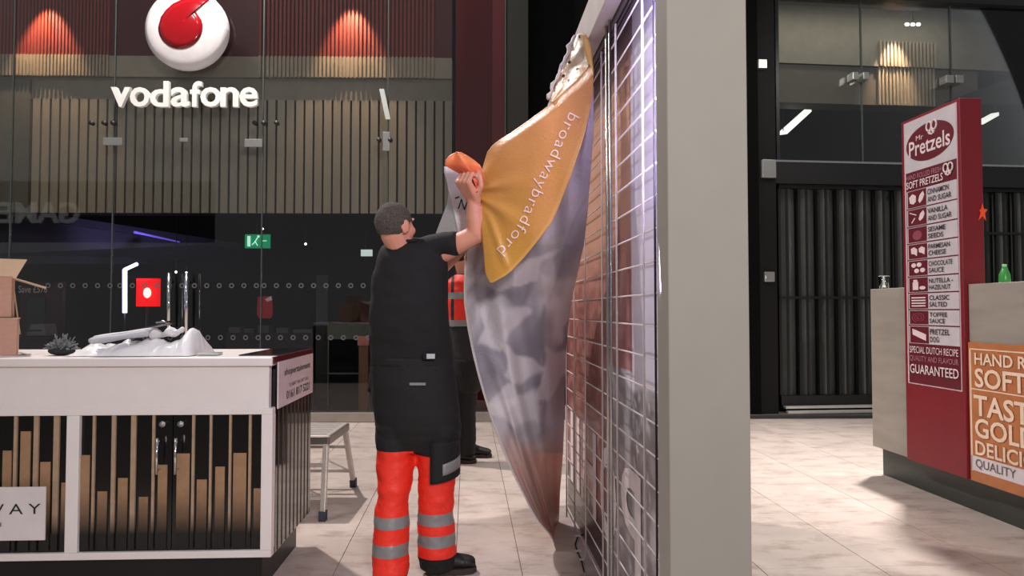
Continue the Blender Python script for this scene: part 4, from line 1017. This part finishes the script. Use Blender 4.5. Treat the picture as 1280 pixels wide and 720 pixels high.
stext('Pretzels', 1141, 1193, cz_ - .075, cz_ + .035, lpk, .012)
stext('Mr', 1150, 1159, cz_ + .03, cz_ + .065, lpk)
def pretzel(cyt, czz, r, m_, off=.012):
    mb = MB(); C = lambda a, b2: (SU_ - off, cyt - a * r, czz + b2 * r)
    for sx in (-1, 1):
        mb.tube([C(sx * .5 + .5 * math.cos(t_), .25 + .62 * math.sin(t_)) for t_ in [2 * PI * i / 16 for i in range(17)]], r * .12, 6)
        mb.tube([C(sx * .1, -.3), C(sx * .45, -.85)], r * .12, 6)
    mb.tube([C(-.6, -.55), C(0, -.9), C(.6, -.55)], r * .12, 6)
    obj('pretzel_icon', mb, m_, sp_)
pretzel(A2(1170), cz_ + .085, .052, lpk)
pretzel(A2(1190), (Z2(197) + Z2(222)) / 2 + .01, .045, lpk)
stext('HAND ROLLED FRESH', 1137, 1181, Z2(208), Z2(201), mat('sign_dim', (170, 120, 130), .5))
stext('SOFT PRETZELS', 1137, 1183, Z2(220), Z2(210), lpk, .012)
rowsY = [222, 248, 273, 296, 318.6, 341.7, 364, 386.7, 408, 433.7]
menu = [('CINNAMON', 'AND SUGAR'), ('VANILLA', 'AND SUGAR'), ('SESAME', 'SEEDS'), ('PARMESAN', 'CHEESE'), ('CHOCOLATE', 'SAUCE'), ('NUTELLA -', 'HAZELNUT'), ('CLASSIC', 'SALTED'), ('TOFFEE', 'SAUCE'), ('PRETZEL', 'DOG')]
inkd = mat('sign_ink', (62, 46, 56), .5)
LW = {9: 30, 8: 27, 7: 25, 6: 22, 5: 19, 3: 11}
def icon(i, cz2, h):
    mb = MB(); cyt = (A2(1139) + A2(1160)) / 2; wv = abs(A2(1139) - A2(1160)) / 2
    def shp(poly, dz=0): mb.prism(poly, lambda x, y: (SU_ - .010, cyt - x * wv, cz2 + y * h), lambda x, y: (SU_ - .006, cyt - x * wv, cz2 + y * h))
    def ring(cx, cy, rx, ry, n=14): shp([(cx + rx * math.cos(2 * PI * k / n), cy + ry * math.sin(2 * PI * k / n)) for k in range(n)])
    if i == 0: shp([(-.9, .3), (-.5, .7), (-.1, .4), (-.1, -.4), (-.4, -.7), (-.8, -.5)]); shp([(.2, -.3), (.4, .4), (.75, .8), (.9, .3), (.7, -.3), (.35, -.7)])
    elif i == 1: shp([(-.9, .7), (-.85, .8), (-.05, .35), (-.1, .25)]); shp([(-.7, -.7), (-.6, -.75), (-.2, -.1), (-.3, -.05)]); shp([(.2, -.3), (.4, .4), (.75, .8), (.9, .3), (.7, -.3), (.35, -.6)])
    elif i == 2: ring(0, -.1, .55, .75)
    elif i == 3: shp([(-.8, .5), (-.4, .7), (-.05, .3), (-.1, -.7), (-.4, -.4), (-.75, -.3)]); shp([(.15, .4), (.5, .7), (.85, .4), (.8, -.6), (.5, -.3), (.2, -.2)])
    elif i == 4: [ring(a, b2, .28, .34) for a, b2 in ((-.5, .45), (.15, .5), (-.15, -.4), (.55, -.35))]
    elif i == 5: shp([(-.55, .8), (-.1, .8), (-.1, .5), (0, .4), (0, -.8), (-.65, -.8), (-.65, .4), (-.55, .5)]); ring(.5, -.5, .35, .28)
    elif i == 6:
        for r_ in range(4): shp([(-.85, .65 - r_ * .42), (.85, .65 - r_ * .42), (.8, .45 - r_ * .42), (-.8, .45 - r_ * .42)])
    elif i == 7:
        for k in range(40):
            a = k * .42; b2 = a + .42; f0, f1 = .02 * k, .02 * (k + 1)
            shp([(f0 * math.cos(a), f0 * math.sin(a)), (f1 * math.cos(b2), f1 * math.sin(b2)), ((f1 + .07) * math.cos(b2), (f1 + .07) * math.sin(b2)), ((f0 + .07) * math.cos(a), (f0 + .07) * math.sin(a))])
    else: shp([(-.8, .8), (.8, .1), (.8, -.75), (-.75, .0)])
    return mb
for i, (l1, l2) in enumerate(menu):
    yt_, yb2 = rowsY[i], rowsY[i + 1]; z1_, z0_ = Z2(yt_) - .006, Z2(yb2) + .003; h = z1_ - z0_
    obj('menu_strip', B((SU_ - .006, A2(1136.5), z0_), (SU_, A2(1199.5), z1_)), swh, sp_)
    obj('icon_tile', B((SU_ - .0075, A2(1138), z0_ + .004), (SU_, A2(1161), z1_ - .004)), maro, sp_)
    obj('icon', icon(i, (z0_ + z1_) / 2, h * .42), mat('icon_dim', (142, 70, 84), .5) if i in (2, 7) else lpk, sp_)
    stext(l1, 1163, 1163 + LW.get(len(l1), 28), z0_ + h * .56, z0_ + h * .86, inkd, .01)
    stext(l2, 1163, 1163 + LW.get(len(l2), 28), z0_ + h * .14, z0_ + h * .44, inkd, .01)
stext('SPECIAL DUTCH RECIPE', 1137.5, 1198, Z2(446), Z2(437), lpk)
stext('QUALITY AND FLAVOUR', 1137.5, 1198, Z2(458), Z2(449.5), mat('sign_dim', (170, 120, 130)))
stext('GUARANTEED', 1137.5, 1198, Z2(474), Z2(461.5), lpk, .01)
# things on the stand
c = thing('drinking_glass', 'small clear glass tumbler on the far end of the food stand', 'glass', (PU + .06, FM.atu(1105, 355, PU + .06)[1], zpt), FM)
q = Vector(c['_b']); cup = MB(); P = []
for r_, z in ((.001, .004), (.03, .004), (.033, .004), (.040, .10), (.037, .10), (.030, .012), (.001, .012)):
    P.append([(q.x + r_ * math.cos(a), q.y + r_ * math.sin(a), q.z + z) for a in [2 * PI * i / 20 for i in range(21)]])
obj('tumbler', MB().grid(P), glass_mat('tumbler_glass', (.8, .84, .82), 1.6, 1.6), c)
obj('rim', MB().tube([(q.x + .0385 * math.cos(a), q.y + .0385 * math.sin(a), q.z + .10) for a in [2 * PI * i / 20 for i in range(21)]], .0022, 6), mat('rim_white', (200, 205, 205), .2), c)
c = thing('spray_bottle', 'small green bottle standing on the food stand at the right edge', 'bottle', (PU + .06, FM.atu(1256, 350, PU + .06)[1], zpt), FM)
q = Vector(c['_b']); P = []
for r_, z in ((.001, 0), (.03, 0), (.032, .01), (.03, .05), (.018, .08), (.013, .095), (.001, .095)):
    P.append([(q.x + r_ * math.cos(a), q.y + r_ * math.sin(a), q.z + z) for a in [2 * PI * i / 18 for i in range(19)]])
obj('body', MB().grid(P), mat('green_plastic', (60, 150, 70), .3), c)
obj('cap', MB().tube([q + Vector((0, 0, .093)), q + Vector((0, 0, .112))], .012, 12), mat('cap_green', (150, 205, 150), .4), c)
q = FM.atv(1228, 265, sn - .004)
stp = [(0, 1), (.25, .35), (.95, .3), (.45, -.15), (.6, -.95), (0, -.45), (-.75, -.9), (-.35, -.1), (-.55, .2), (-.25, .35)]
o = obj('star_sticker', MB().prism([(x * .036, y * .058) for x, y in stp], lambda x, y: (q[0] + x, sn - .006, q[2] + y), lambda x, y: (q[0] + x, sn - .002, q[2] + y)), mat('sticker_orange', (255, 84, 40), .5), None, FM, tuple(q))
tag(o, 'bright orange paper star stuck to the edge of the red menu sign', 'sticker')
q = FM.atv(1229.5, 190, sn + .07); q[0] = SU_ + .155
o = obj('round_bulb', MB().ell(q, .022, .03, .032), mat('bulb_white', (215, 205, 205), .3), None, FM, tuple(q)); tag(o, 'small white round knob on the right side of the red menu sign', 'knob')

# reflection source: shop opposite, behind the viewer, with its outlined name
def mirror(px, py, Dv):
    r = FL.l(ray(px, py)); k = (2 * Y0 + Dv) / r[1]; return Vector((k * r[0], -Dv, EYE + k * r[2]))
gs = thing('shop_name', 'faint grey capital letters GAME on the shop opposite, reflected in the glass', 'sign', tuple(mirror(48, 280, 3)), FL)
a, b_ = mirror(98, 279, 3), mirror(-2, 252, 3)
ol = text_mb('GAME', (abs(b_[0] - a[0]), b_[2] - a[2]), lambda x, y: (a[0] - x, -3, a[2] + y), bold=.02, thick=(0, -.06, 0))
obj('letters', ol, mat('game_letters', (200, 200, 195), .5, emit=1.0, ecol=(150, 150, 145)), gs)
struct('wall_front', B((-16, -3.4, a[2] - .5), (-8, -3.2, a[2] + 1.2)), mat('opposite_dark', (40, 40, 42), .7), FL)

# ================================================================== PEOPLE
import bmesh
def remesh(mb, vox, smooth=3, disp=None):
    me = bpy.data.meshes.new('t'); me.from_pydata([tuple(v) for v in mb.v], [], mb.f)
    o = bpy.data.objects.new('t', me); COL.objects.link(o)
    r = o.modifiers.new('r', 'REMESH'); r.mode = 'VOXEL'; r.voxel_size = vox
    if smooth: sm = o.modifiers.new('s', 'SMOOTH'); sm.iterations = smooth; sm.factor = .5
    dg = bpy.context.evaluated_depsgraph_get(); m2 = bpy.data.meshes.new_from_object(o.evaluated_get(dg))
    bpy.data.objects.remove(o); bpy.data.meshes.remove(me)
    if disp:
        nn = [v.normal.copy() for v in m2.vertices]
        for v, n_ in zip(m2.vertices, nn): v.co = v.co + n_ * disp(v.co)
    return m2
def mesh_mb(me):
    mb = MB(); mb.add([v.co.copy() for v in me.vertices], [tuple(p.vertices) for p in me.polygons], True); return mb
def split(me, cuts, cls):
    bm = bmesh.new(); bm.from_mesh(me)
    for co, no in cuts: bmesh.ops.bisect_plane(bm, geom=bm.verts[:] + bm.edges[:] + bm.faces[:], plane_co=co, plane_no=no)
    out = {}
    for f in bm.faces:
        k = cls(f.calc_center_median()); mb, idx = out.setdefault(k, (MB(), {})); q = []
        for v in f.verts:
            if v.index not in idx or True:
                key = id(v) if False else (round(v.co.x, 6), round(v.co.y, 6), round(v.co.z, 6))
                if key not in idx: idx[key] = len(mb.v); mb.v.append(v.co.copy())
                q.append(idx[key])
        if len(set(q)) > 2: mb.f.append(tuple(q)); mb.sm.append(True)
    bm.free(); return {k: v[0] for k, v in out.items()}
def eul(yaw, pitch=0, roll=0):
    return Matrix.Rotation(math.radians(yaw), 3, 'Z') @ Matrix.Rotation(math.radians(pitch), 3, 'X') @ Matrix.Rotation(math.radians(roll), 3, 'Y')
def head(mb, C, M, neck):
    T = lambda x, y, z: C + M @ Vector((x, y, z))
    mb.ell(T(0, -.012, .022), .075, .095, .093, M); mb.ell(T(0, .03, -.02), .064, .066, .082, M)
    mb.ell(T(0, .045, -.075), .046, .046, .038, M)
    mb.cap(T(0, .090, .018), .009, T(0, .112, -.022), .014); mb.ell(T(0, .086, .036), .046, .016, .010, M)
    mb.ell(T(0, .090, -.056), .024, .012, .008, M)
    for s in (-1, 1):
        mb.ell(T(s * .078, -.004, .0), .009, .021, .034, M); mb.ell(T(s * .040, .058, -.02), .026, .026, .024, M)
        mb.tube([T(s * .082, -.018 + .017 * math.sin(a), .0 + .031 * math.cos(a)) for a in [PI * 2 * k / 10 for k in range(9)]], .006, 6)
    mb.tube([T(0, -.03, -.02), neck], [.062, .066], 14)
def hand(mb, wr, d, n, side, curls=(60, 75, 40), k=1.0, spread=.0):
    wr, d, n = Vector(wr), Vector(d).normalized(), Vector(n); n = (n - d * n.dot(d)).normalized(); s = d.cross(n).normalized() * side
    offs = (-.034, -.012, .011, .032); lens = (.9, 1.0, .95, .76)
    for o_, ln in zip(offs, lens):
        o_ *= k; kn = wr + d * .092 * k * (.93 + .07 * ln) + s * o_
        mb.cap(wr + s * o_ * .6, .017 * k, kn, .0125 * k, 8); mb.cap(wr + s * o_ * .6 + n * .008, .014 * k, kn + n * .004, .011 * k, 8)
        p = kn; a = 0
        for seg, cu, r0, r1 in zip((.044, .028, .021), curls, (.0098, .0090, .0082), (.0092, .0083, .0072)):
            a += math.radians(cu); q = p + (d * math.cos(a) + n * math.sin(a) + s * o_ * spread) * seg * ln * k
            mb.cap(p, r0 * k, q, r1 * k, 8); p = q
    b0 = wr + d * .022 * k - s * .026 * k + n * .01; b1 = b0 + (d * .6 - s * .55 + n * .5).normalized() * .045 * k
    b2 = b1 + (d * .75 + s * .15 + n * .6).normalized() * .033 * k; b3 = b2 + (d * .5 + s * .5 + n * .6).normalized() * .026 * k
    mb.cap(b0, .016 * k, b1, .0125 * k, 8).cap(b1, .0118 * k, b2, .0105 * k, 8).cap(b2, .010 * k, b3, .0085 * k, 8)
def eyes(C, M, par):
    for s in (-1, 1):
        c = C + M @ Vector((s * .030, .064, .018)); obj('eye', MB().ell(c, .0105, .0105, .0105), mat('eye_white', (220, 214, 208), .2), par)
        obj('iris', MB().ell(C + M @ Vector((s * .030, .0725, .018)), .0055, .0035, .0055, M), mat('eye_brown', (50, 36, 28), .2), par)
skin = mat('skin', (205, 142, 118), .5, var=.07, scale=9, bump=.15, bscale=90, sss=.12)
shirtm = mat('tshirt_black', (13, 13, 14), .85, bump=.3, bscale=200)
troum = mat('trouser_black', (12, 12, 13), .8, bump=.3, bscale=160)
orgm = mat('hi_vis_orange', (238, 48, 30), .55, var=.05, bump=.25, bscale=70, emit=0)
bandm = mat('reflective_grey', (138, 138, 138), .45, .2, .05)
bootm = mat('boot_black', (24, 23, 22), .55, bump=.3, bscale=80)
def ring(px0, px1, py, Y, ry, tilt=0):
    a, b2 = dep(px0, py, Y), dep(px1, py, Y); c = (a + b2) / 2
    return (c, Vector(((b2.x - a.x) / 2, 0, 0)), Vector((0, ry, tilt)))

# ---------------- man in front
man = thing('person', 'grey-haired man in black t-shirt and orange work trousers, reaching up to the banner', 'person', tuple(dep(518, 722, 3.48)), W0)
man['_b'] = (man.location.x, man.location.y, 0.0); man.location.z = 0
HC = dep(495, 284, 3.42); HM = eul(-38, 6, 2)
bd = MB(); neck = dep(506, 318, 3.46)
head(bd, HC, HM, neck)
shR = dep(547, 318, 3.46); shL = dep(490, 334, 3.50)
bd.loft([ring(488, 548, 312, 3.46, .075), ring(480, 552, 335, 3.46, .10), ring(472, 552, 380, 3.47, .10), ring(474, 556, 450, 3.5, .09), ring(472, 566, 510, 3.5, .105), ring(480, 560, 560, 3.5, .09)], 18)
elR = dep(597, 292, 3.40); wrR = dep(592, 250, 3.36)
bd.cap(shR, .055, elR, .046, 14).cap(elR, .049, (elR + wrR) / 2, .046, 14).cap((elR + wrR) / 2, .045, wrR, .031, 14)
hand(bd, wrR, dep(573, 219, 3.27) - wrR, Vector((.55, .55, .1)), 1, (70, 85, 50), 1.2)
elL = dep(545, 335, 3.78); wrL = dep(590, 318, 3.86)
wrL = dep(588, 300, 3.62); elL = dep(540, 345, 3.66)
bd.cap(shL, .046, elL, .042, 14).cap(elL, .045, wrL, .029, 14)
hand(bd, wrL, dep(602, 282, 3.52) - wrL, Vector((.2, -1, .1)), -1, (55, 70, 40))
# legs
bd.cap(dep(496, 545, 3.5), .085, dep(493, 640, 3.46), .055).cap(dep(493, 640, 3.46), .05, Vector((-.585, 3.43, .09)), .038)
bd.cap(dep(545, 545, 3.5), .085, dep(546, 640, 3.50), .055).cap(dep(546, 640, 3.50), .05, Vector((-.375, 3.52, .10)), .038)
bd.cap(Vector((-.585, 3.43, .07)), .035, Vector((-.60, 3.56, .05)), .03).cap(Vector((-.375, 3.52, .07)), .035, Vector((-.25, 3.55, .05)), .03)
obj('body', mesh_mb(remesh(bd, .0062, 3)), skin, man)
eyes(HC, HM, man)
hair = MB().ell(HC + HM @ Vector((0, -.015, .024)), .0805, .099, .098, HM, 32, 24)
me = bpy.data.meshes.new('t'); me.from_pydata([tuple(v) for v in hair.v], [], hair.f)
def hcls(p):
    q = HM.inverted() @ (p - HC); return 'h' if q.z > -.03 + .62 * (q.y + .03) * (1 if q.y > -.03 else .15) + (.0 if abs(q.x) < .06 or q.y < 0 else .01) else 'x'
hp_ = split(me, [(HC + HM @ Vector((0, -.03, -.03)), HM @ Vector((0, -.62, 1)))], hcls)['h']
hp_.v = [v + (v - HC).normalized() * .003 * noise.noise(v * 60) for v in hp_.v]
obj('hair', hp_, mat('hair_grey', (84, 76, 68), .85, var=.55, scale=130, bump=1, bscale=260), man)
# t-shirt
sh = MB()
sh.loft([ring(489, 526, 301, 3.46, .070, .012), ring(478, 550, 309, 3.46, .092, .01), ring(471, 560, 322, 3.465, .115), ring(465, 560, 345, 3.47, .125), ring(462, 560, 380, 3.47, .13), ring(461, 563, 420, 3.48, .13), ring(463, 567, 455, 3.5, .132), ring(465, 571, 482, 3.5, .14)], 26)
sl = dep(572, 304, 3.42)
sh.cap(dep(532, 316, 3.46), .080, dep(556, 305, 3.44), .060, 16).tube([dep(552, 307, 3.44), sl], [.062, .060], 16)
sh.cap(dep(488, 330, 3.47), .072, dep(512, 340, 3.60), .060, 16)
def wr_(s, a): return lambda p: a * (noise.noise(Vector((p.x * 5 * s, p.y * 5 * s, p.z * 9 * s + p.x * 6))) + .5 * noise.noise(Vector((p.x * 14 * s, p.y * 14 * s, p.z * 20 * s))))
obj('tshirt', mesh_mb(remesh(sh, .0085, 4, wr_(1, .008))), shirtm, man)
obj('collar', MB().tube([dep(507, 301, 3.46) + Vector((.072 * math.cos(t_), .070 * math.sin(t_), .012 * math.sin(t_) + .004)) for t_ in [2 * PI * i / 24 for i in range(25)]], .008, 8), shirtm, man)
# trousers
tr = MB()
tr.loft([ring(463, 567, 448, 3.5, .135), ring(464, 571, 480, 3.5, .145), ring(467, 576, 515, 3.5, .15), ring(470, 576, 545, 3.5, .13), ring(474, 574, 562, 3.5, .10)], 26)
tr.loft([ring(469, 520, 530, 3.5, .12), ring(470, 519, 562, 3.49, .115), ring(472, 516, 600, 3.47, .10), ring(472, 512, 622, 3.46, .092), ring(467, 512, 650, 3.45, .09), ring(466, 511, 690, 3.44, .092), ring(466, 511, 714, 3.43, .095), ring(466, 511, 719, 3.43, .09)], 20)
tr.loft([ring(520, 576, 530, 3.5, .12), ring(521, 575, 562, 3.5, .115), ring(523, 570, 595, 3.50, .10), ring(522, 567, 622, 3.50, .092), ring(522, 566, 645, 3.51, .092), ring(522, 570, 665, 3.515, .095), ring(522, 571, 690, 3.52, .10), ring(525, 570, 709, 3.52, .09)], 20)
def trd(p):
    a = .006 * noise.noise(Vector((p.x * 9, p.y * 9, p.z * 14)))
    if p.z < .75: a += .004 * noise.noise(Vector((p.x * 22, p.y * 22, p.z * 38))) + .002 * math.sin(p.z * 46 + 3 * noise.noise(Vector((p.x * 8, p.y * 8, 2)))) * noise.noise(Vector((p.x * 5, p.y * 5, p.z * 6))) * 2
    return a
tm_ = remesh(tr, .0085, 3, trd)
zl = lambda py, Y=3.46: dep(490, py, Y)[2]
cuts = [(Vector((0, 0, zl(y))), Vector((0, 0, 1))) for y in (561, 568, 641, 655, 656, 674, 689, 697, 712, 683, 668)]
xm = dep(519, 640, 3.48)[0]
def tcls(p):
    left = p.x < xm; z = p.z
    if z > zl(568 if not left else 561): return 'waist'
    if left:
        if zl(655) < z < zl(641): return 'b1'
        if zl(689) < z < zl(674): return 'b2'
        if z < zl(712): return 'hem1'
        return 'o1'
    if zl(656) < z < zl(641): return 'b3'
    if zl(683) < z < zl(668): return 'b4'
    if z < zl(697): return 'hem2'
    return 'o2'
tp = split(tm_, cuts, tcls)
obj('trousers', tp['waist'], troum, man)
for k_ in ('o1', 'o2'): obj('trouser_leg', tp[k_], orgm, man, label='orange trouser leg')
for k_ in ('b1', 'b2', 'b3', 'b4'): obj('reflective_band', tp[k_], bandm, man, label='grey reflective band')
for k_ in ('hem1', 'hem2'):
    if k_ in tp: obj('trouser_hem', tp[k_], troum, man)
# pocket hanging over the right leg
pk = MB(); rows = []
for j in range(12):
    y = 548 + j * 4.3; row = []
    for i in range(12):
        a = math.radians(-105 + i * 14) ; c = dep(548, y, 3.5); rx = .094 + .004 * noise.noise(Vector((i * .4, j * .3, 1)))
        low = (1 if i > 2 else .0)
        yy = y + (i - 3) * -1.0 * (j / 11) * .9
        c = dep(548, yy, 3.5)
        row.append(c + Vector((rx * math.cos(a) * 1.05, .122 * math.sin(a), 0)))
    rows.append(row)
solid(obj('pocket', pk.grid(rows), troum, man), .008)
rows = []
for j in range(4):
    rows.append([dep(548, 574 + j * 4.6 - (i * .9), 3.5) + Vector((.105 * math.cos(math.radians(-72 + i * 9)), .13 * math.sin(math.radians(-72 + i * 9)), 0)) for i in range(9)])
solid(obj('reflective_band', MB().grid(rows), bandm, man, label='grey reflective band on the pocket'), .003)
# belt with badge and label
rows = [[dep(515, y, 3.5) + Vector((.203 * math.cos(t_), .134 * math.sin(t_), 0)) for t_ in [2 * PI * i / 40 for i in range(41)]] for y in (446, 449, 453, 456)]
solid(obj('belt', MB().grid(rows), mat('belt_black', (13, 13, 14), .8), man), .002)
q = dep(537, 445, 3.345)
obj('badge', MB().box(q + Vector((-.032, -.004, -.016)), q + Vector((.030, .006, .016))), mat('badge_black', (10, 10, 10), .3), man, bevel=.003)
obj('badge_plate', MB().box(q + Vector((-.014, -.008, -.013)), q + Vector((.026, -.004, .011))), mat('badge_silver', (205, 208, 210), .3, .4), man, bevel=.002)
q = dep(522, 480, 3.352)
obj('reflective_tab', MB().box(q + Vector((-.038, -.004, -.006)), q + Vector((.038, .004, .006))), bandm, man)
# boots
def boot(an, toe, par, w_=1):
    an, toe = Vector(an), Vector(toe); d = (toe - an); d.z = 0; L_ = d.length; d.normalize(); s_ = Vector((-d.y, d.x, 0)); mb = MB()
    g0 = Vector((an.x, an.y, 0)) - d * .05
    rings_ = []
    for f, wd_, h in ((0, .030, .07), (.04, .038, .085), (.12, .042, .09), (.17, .044, .078), (.22, .049, .066), (.27, .046, .058), (.305, .03, .045)):
        c = g0 + d * f * (L_ + .05) / .305 * 1.0; rings_.append((c + Vector((0, 0, .022 + h / 2)), s_ * wd_ * w_, Vector((0, 0, h / 2))))
    mb.loft(rings_, 16); mb.tube([Vector((an.x, an.y, .06)), Vector((an.x, an.y, .20))], [.05, .055], 16)
    me_ = remesh(mb, .008, 4); 
    o = obj('boot', mesh_mb(me_), bootm, par)
    so = MB(); poly = [];
    for f, wd_ in ((0, .02), (.03, .04), (.12, .04), (.22, .052), (.28, .044), (.312, .02)): poly.append((f, wd_))
    P_ = [(f, w2) for f, w2 in poly] + [(f, -w2) for f, w2 in poly[::-1]]
    k_ = (L_ + .05) / .305
    so.prism(P_, lambda x, y: g0 + d * x * k_ + s_ * y * w_ + Vector((0, 0, .001)), lambda x, y: g0 + d * x * k_ + s_ * y * w_ + Vector((0, 0, .030)))
    obj('sole', so, mat('sole_brown', (52, 40, 36), .7), o, bevel=.004)
boot((-.585, 3.43, 0), (-.62, 3.63, 0), man, 1.05)
boot((-.375, 3.52, 0), (-.185, 3.56, 0), man, 1.1)

# ---------------- man behind
m2 = thing('person', 'man in an orange high-visibility vest, mostly hidden behind the first man and the banner', 'person', (-.40, 6.05, 0), W0)
Y2 = 6.05; HC2 = dep(580, 322, Y2); HM2 = eul(-60, -6)
bd = MB(); head(bd, HC2, HM2, dep(582, 345, Y2))
bd.loft([ring(570, 594, 346, Y2, .08), ring(561, 607, 356, Y2, .10), ring(562, 606, 400, Y2, .11), ring(564, 604, 450, Y2, .11), ring(567, 600, 475, Y2, .09)], 16)
for s, x_ in ((-1, 563), (1, 605)):
    a, e, w2 = dep(x_, 358, Y2), dep(x_ + s * 1.5 + 2, 402, Y2 + .02), dep(x_ - s * 12, 410, Y2 + .24)
    bd.cap(a, .055, e, .042).cap(e, .042, w2, .028); hand(bd, w2, Vector((.3, .5, -1)), Vector((-s, -.2, 0)), s, (20, 25, 15))
    hx = 577 + s * 8
    bd.cap(dep(hx, 470, Y2), .085, dep(hx, 522, Y2), .055).cap(dep(hx, 522, Y2), .05, dep(hx, 566, Y2 + .02), .038)
obj('body', mesh_mb(remesh(bd, .009, 3)), skin, m2); eyes(HC2, HM2, m2)
hair = MB().ell(HC2 + HM2 @ Vector((0, -.015, .024)), .083, .102, .10, HM2, 24, 18)
me = bpy.data.meshes.new('t'); me.from_pydata([tuple(v) for v in hair.v], [], hair.f)
obj('hair', split(me, [(HC2 + HM2 @ Vector((0, -.03, -.03)), HM2 @ Vector((0, -.62, 1)))], lambda p: 'h' if (HM2.inverted() @ (p - HC2)).z > -.03 + .62 * ((HM2.inverted() @ (p - HC2)).y + .03) else 'x')['h'], mat('hair_dark', (38, 30, 26), .8, var=.4, scale=120), m2)
sh = MB().loft([ring(569, 595, 343, Y2, .085), ring(560, 608, 354, Y2, .12), ring(560, 607, 380, Y2, .135), ring(562, 605, 430, Y2, .14), ring(562, 605, 452, Y2, .14)], 20)
for s, x_ in ((-1, 563), (1, 605)): sh.cap(dep(x_, 358, Y2), .07, dep(x_ + s * 1.5 + 1, 392, Y2), .058)
obj('jacket', mesh_mb(remesh(sh, .012, 3, wr_(1, .008))), mat('jacket_dark', (34, 34, 36), .8), m2)
vs_ = remesh(MB().loft([ring(567, 598, 344, Y2, .10), ring(558, 609, 353, Y2, .14), ring(558, 608, 375, Y2, .152), ring(560, 607, 400, Y2, .155), ring(560, 607, 408, Y2, .155)], 22), .011, 3, wr_(1, .008))
zb = lambda py: dep(580, py, Y2)[2]
vp = split(vs_, [(Vector((0, 0, zb(y))), Vector((0, 0, 1))) for y in (366, 374, 400)] + [(Vector((dep(565, 360, Y2)[0], 0, 0)), Vector((1, 0, 0))), (Vector((dep(569, 360, Y2)[0], 0, 0)), Vector((1, 0, 0)))],
    lambda p: 'b' if (zb(374) < p.z < zb(366) or p.z < zb(400)) else ('c' if dep(565, 360, Y2)[0] < p.x < dep(569, 360, Y2)[0] and p.z > zb(400) and p.y < Y2 else 'v'))
obj('vest', vp['v'], orgm, m2); obj('vest_trim', vp['c'], mat('vest_black', (30, 28, 30), .7), m2); obj('reflective_band', vp['b'], bandm, m2)
tr = MB().loft([ring(562, 605, 448, Y2, .145), ring(562, 604, 470, Y2, .15), ring(566, 600, 488, Y2, .12)], 20)
for hx in (569, 585): tr.loft([ring(hx - 12, hx + 12, 475, Y2, .11), ring(hx - 10, hx + 10, 520, Y2, .09), ring(hx - 10, hx + 10, 568, Y2, .085)], 16)
obj('trousers', mesh_mb(remesh(tr, .012, 3, wr_(1, .008))), troum, m2)
boot((dep(567, 560, Y2)[0], Y2 + .03, 0), (dep(567, 560, Y2)[0] + .19, Y2 - .02, 0), m2)
boot((dep(585, 560, Y2)[0], Y2 + .25, 0), (dep(585, 560, Y2)[0] + .19, Y2 + .22, 0), m2)

# tidy helper properties
for o in bpy.data.objects:
    for k in ('_b', '_a'):
        if k in o: del o[k]
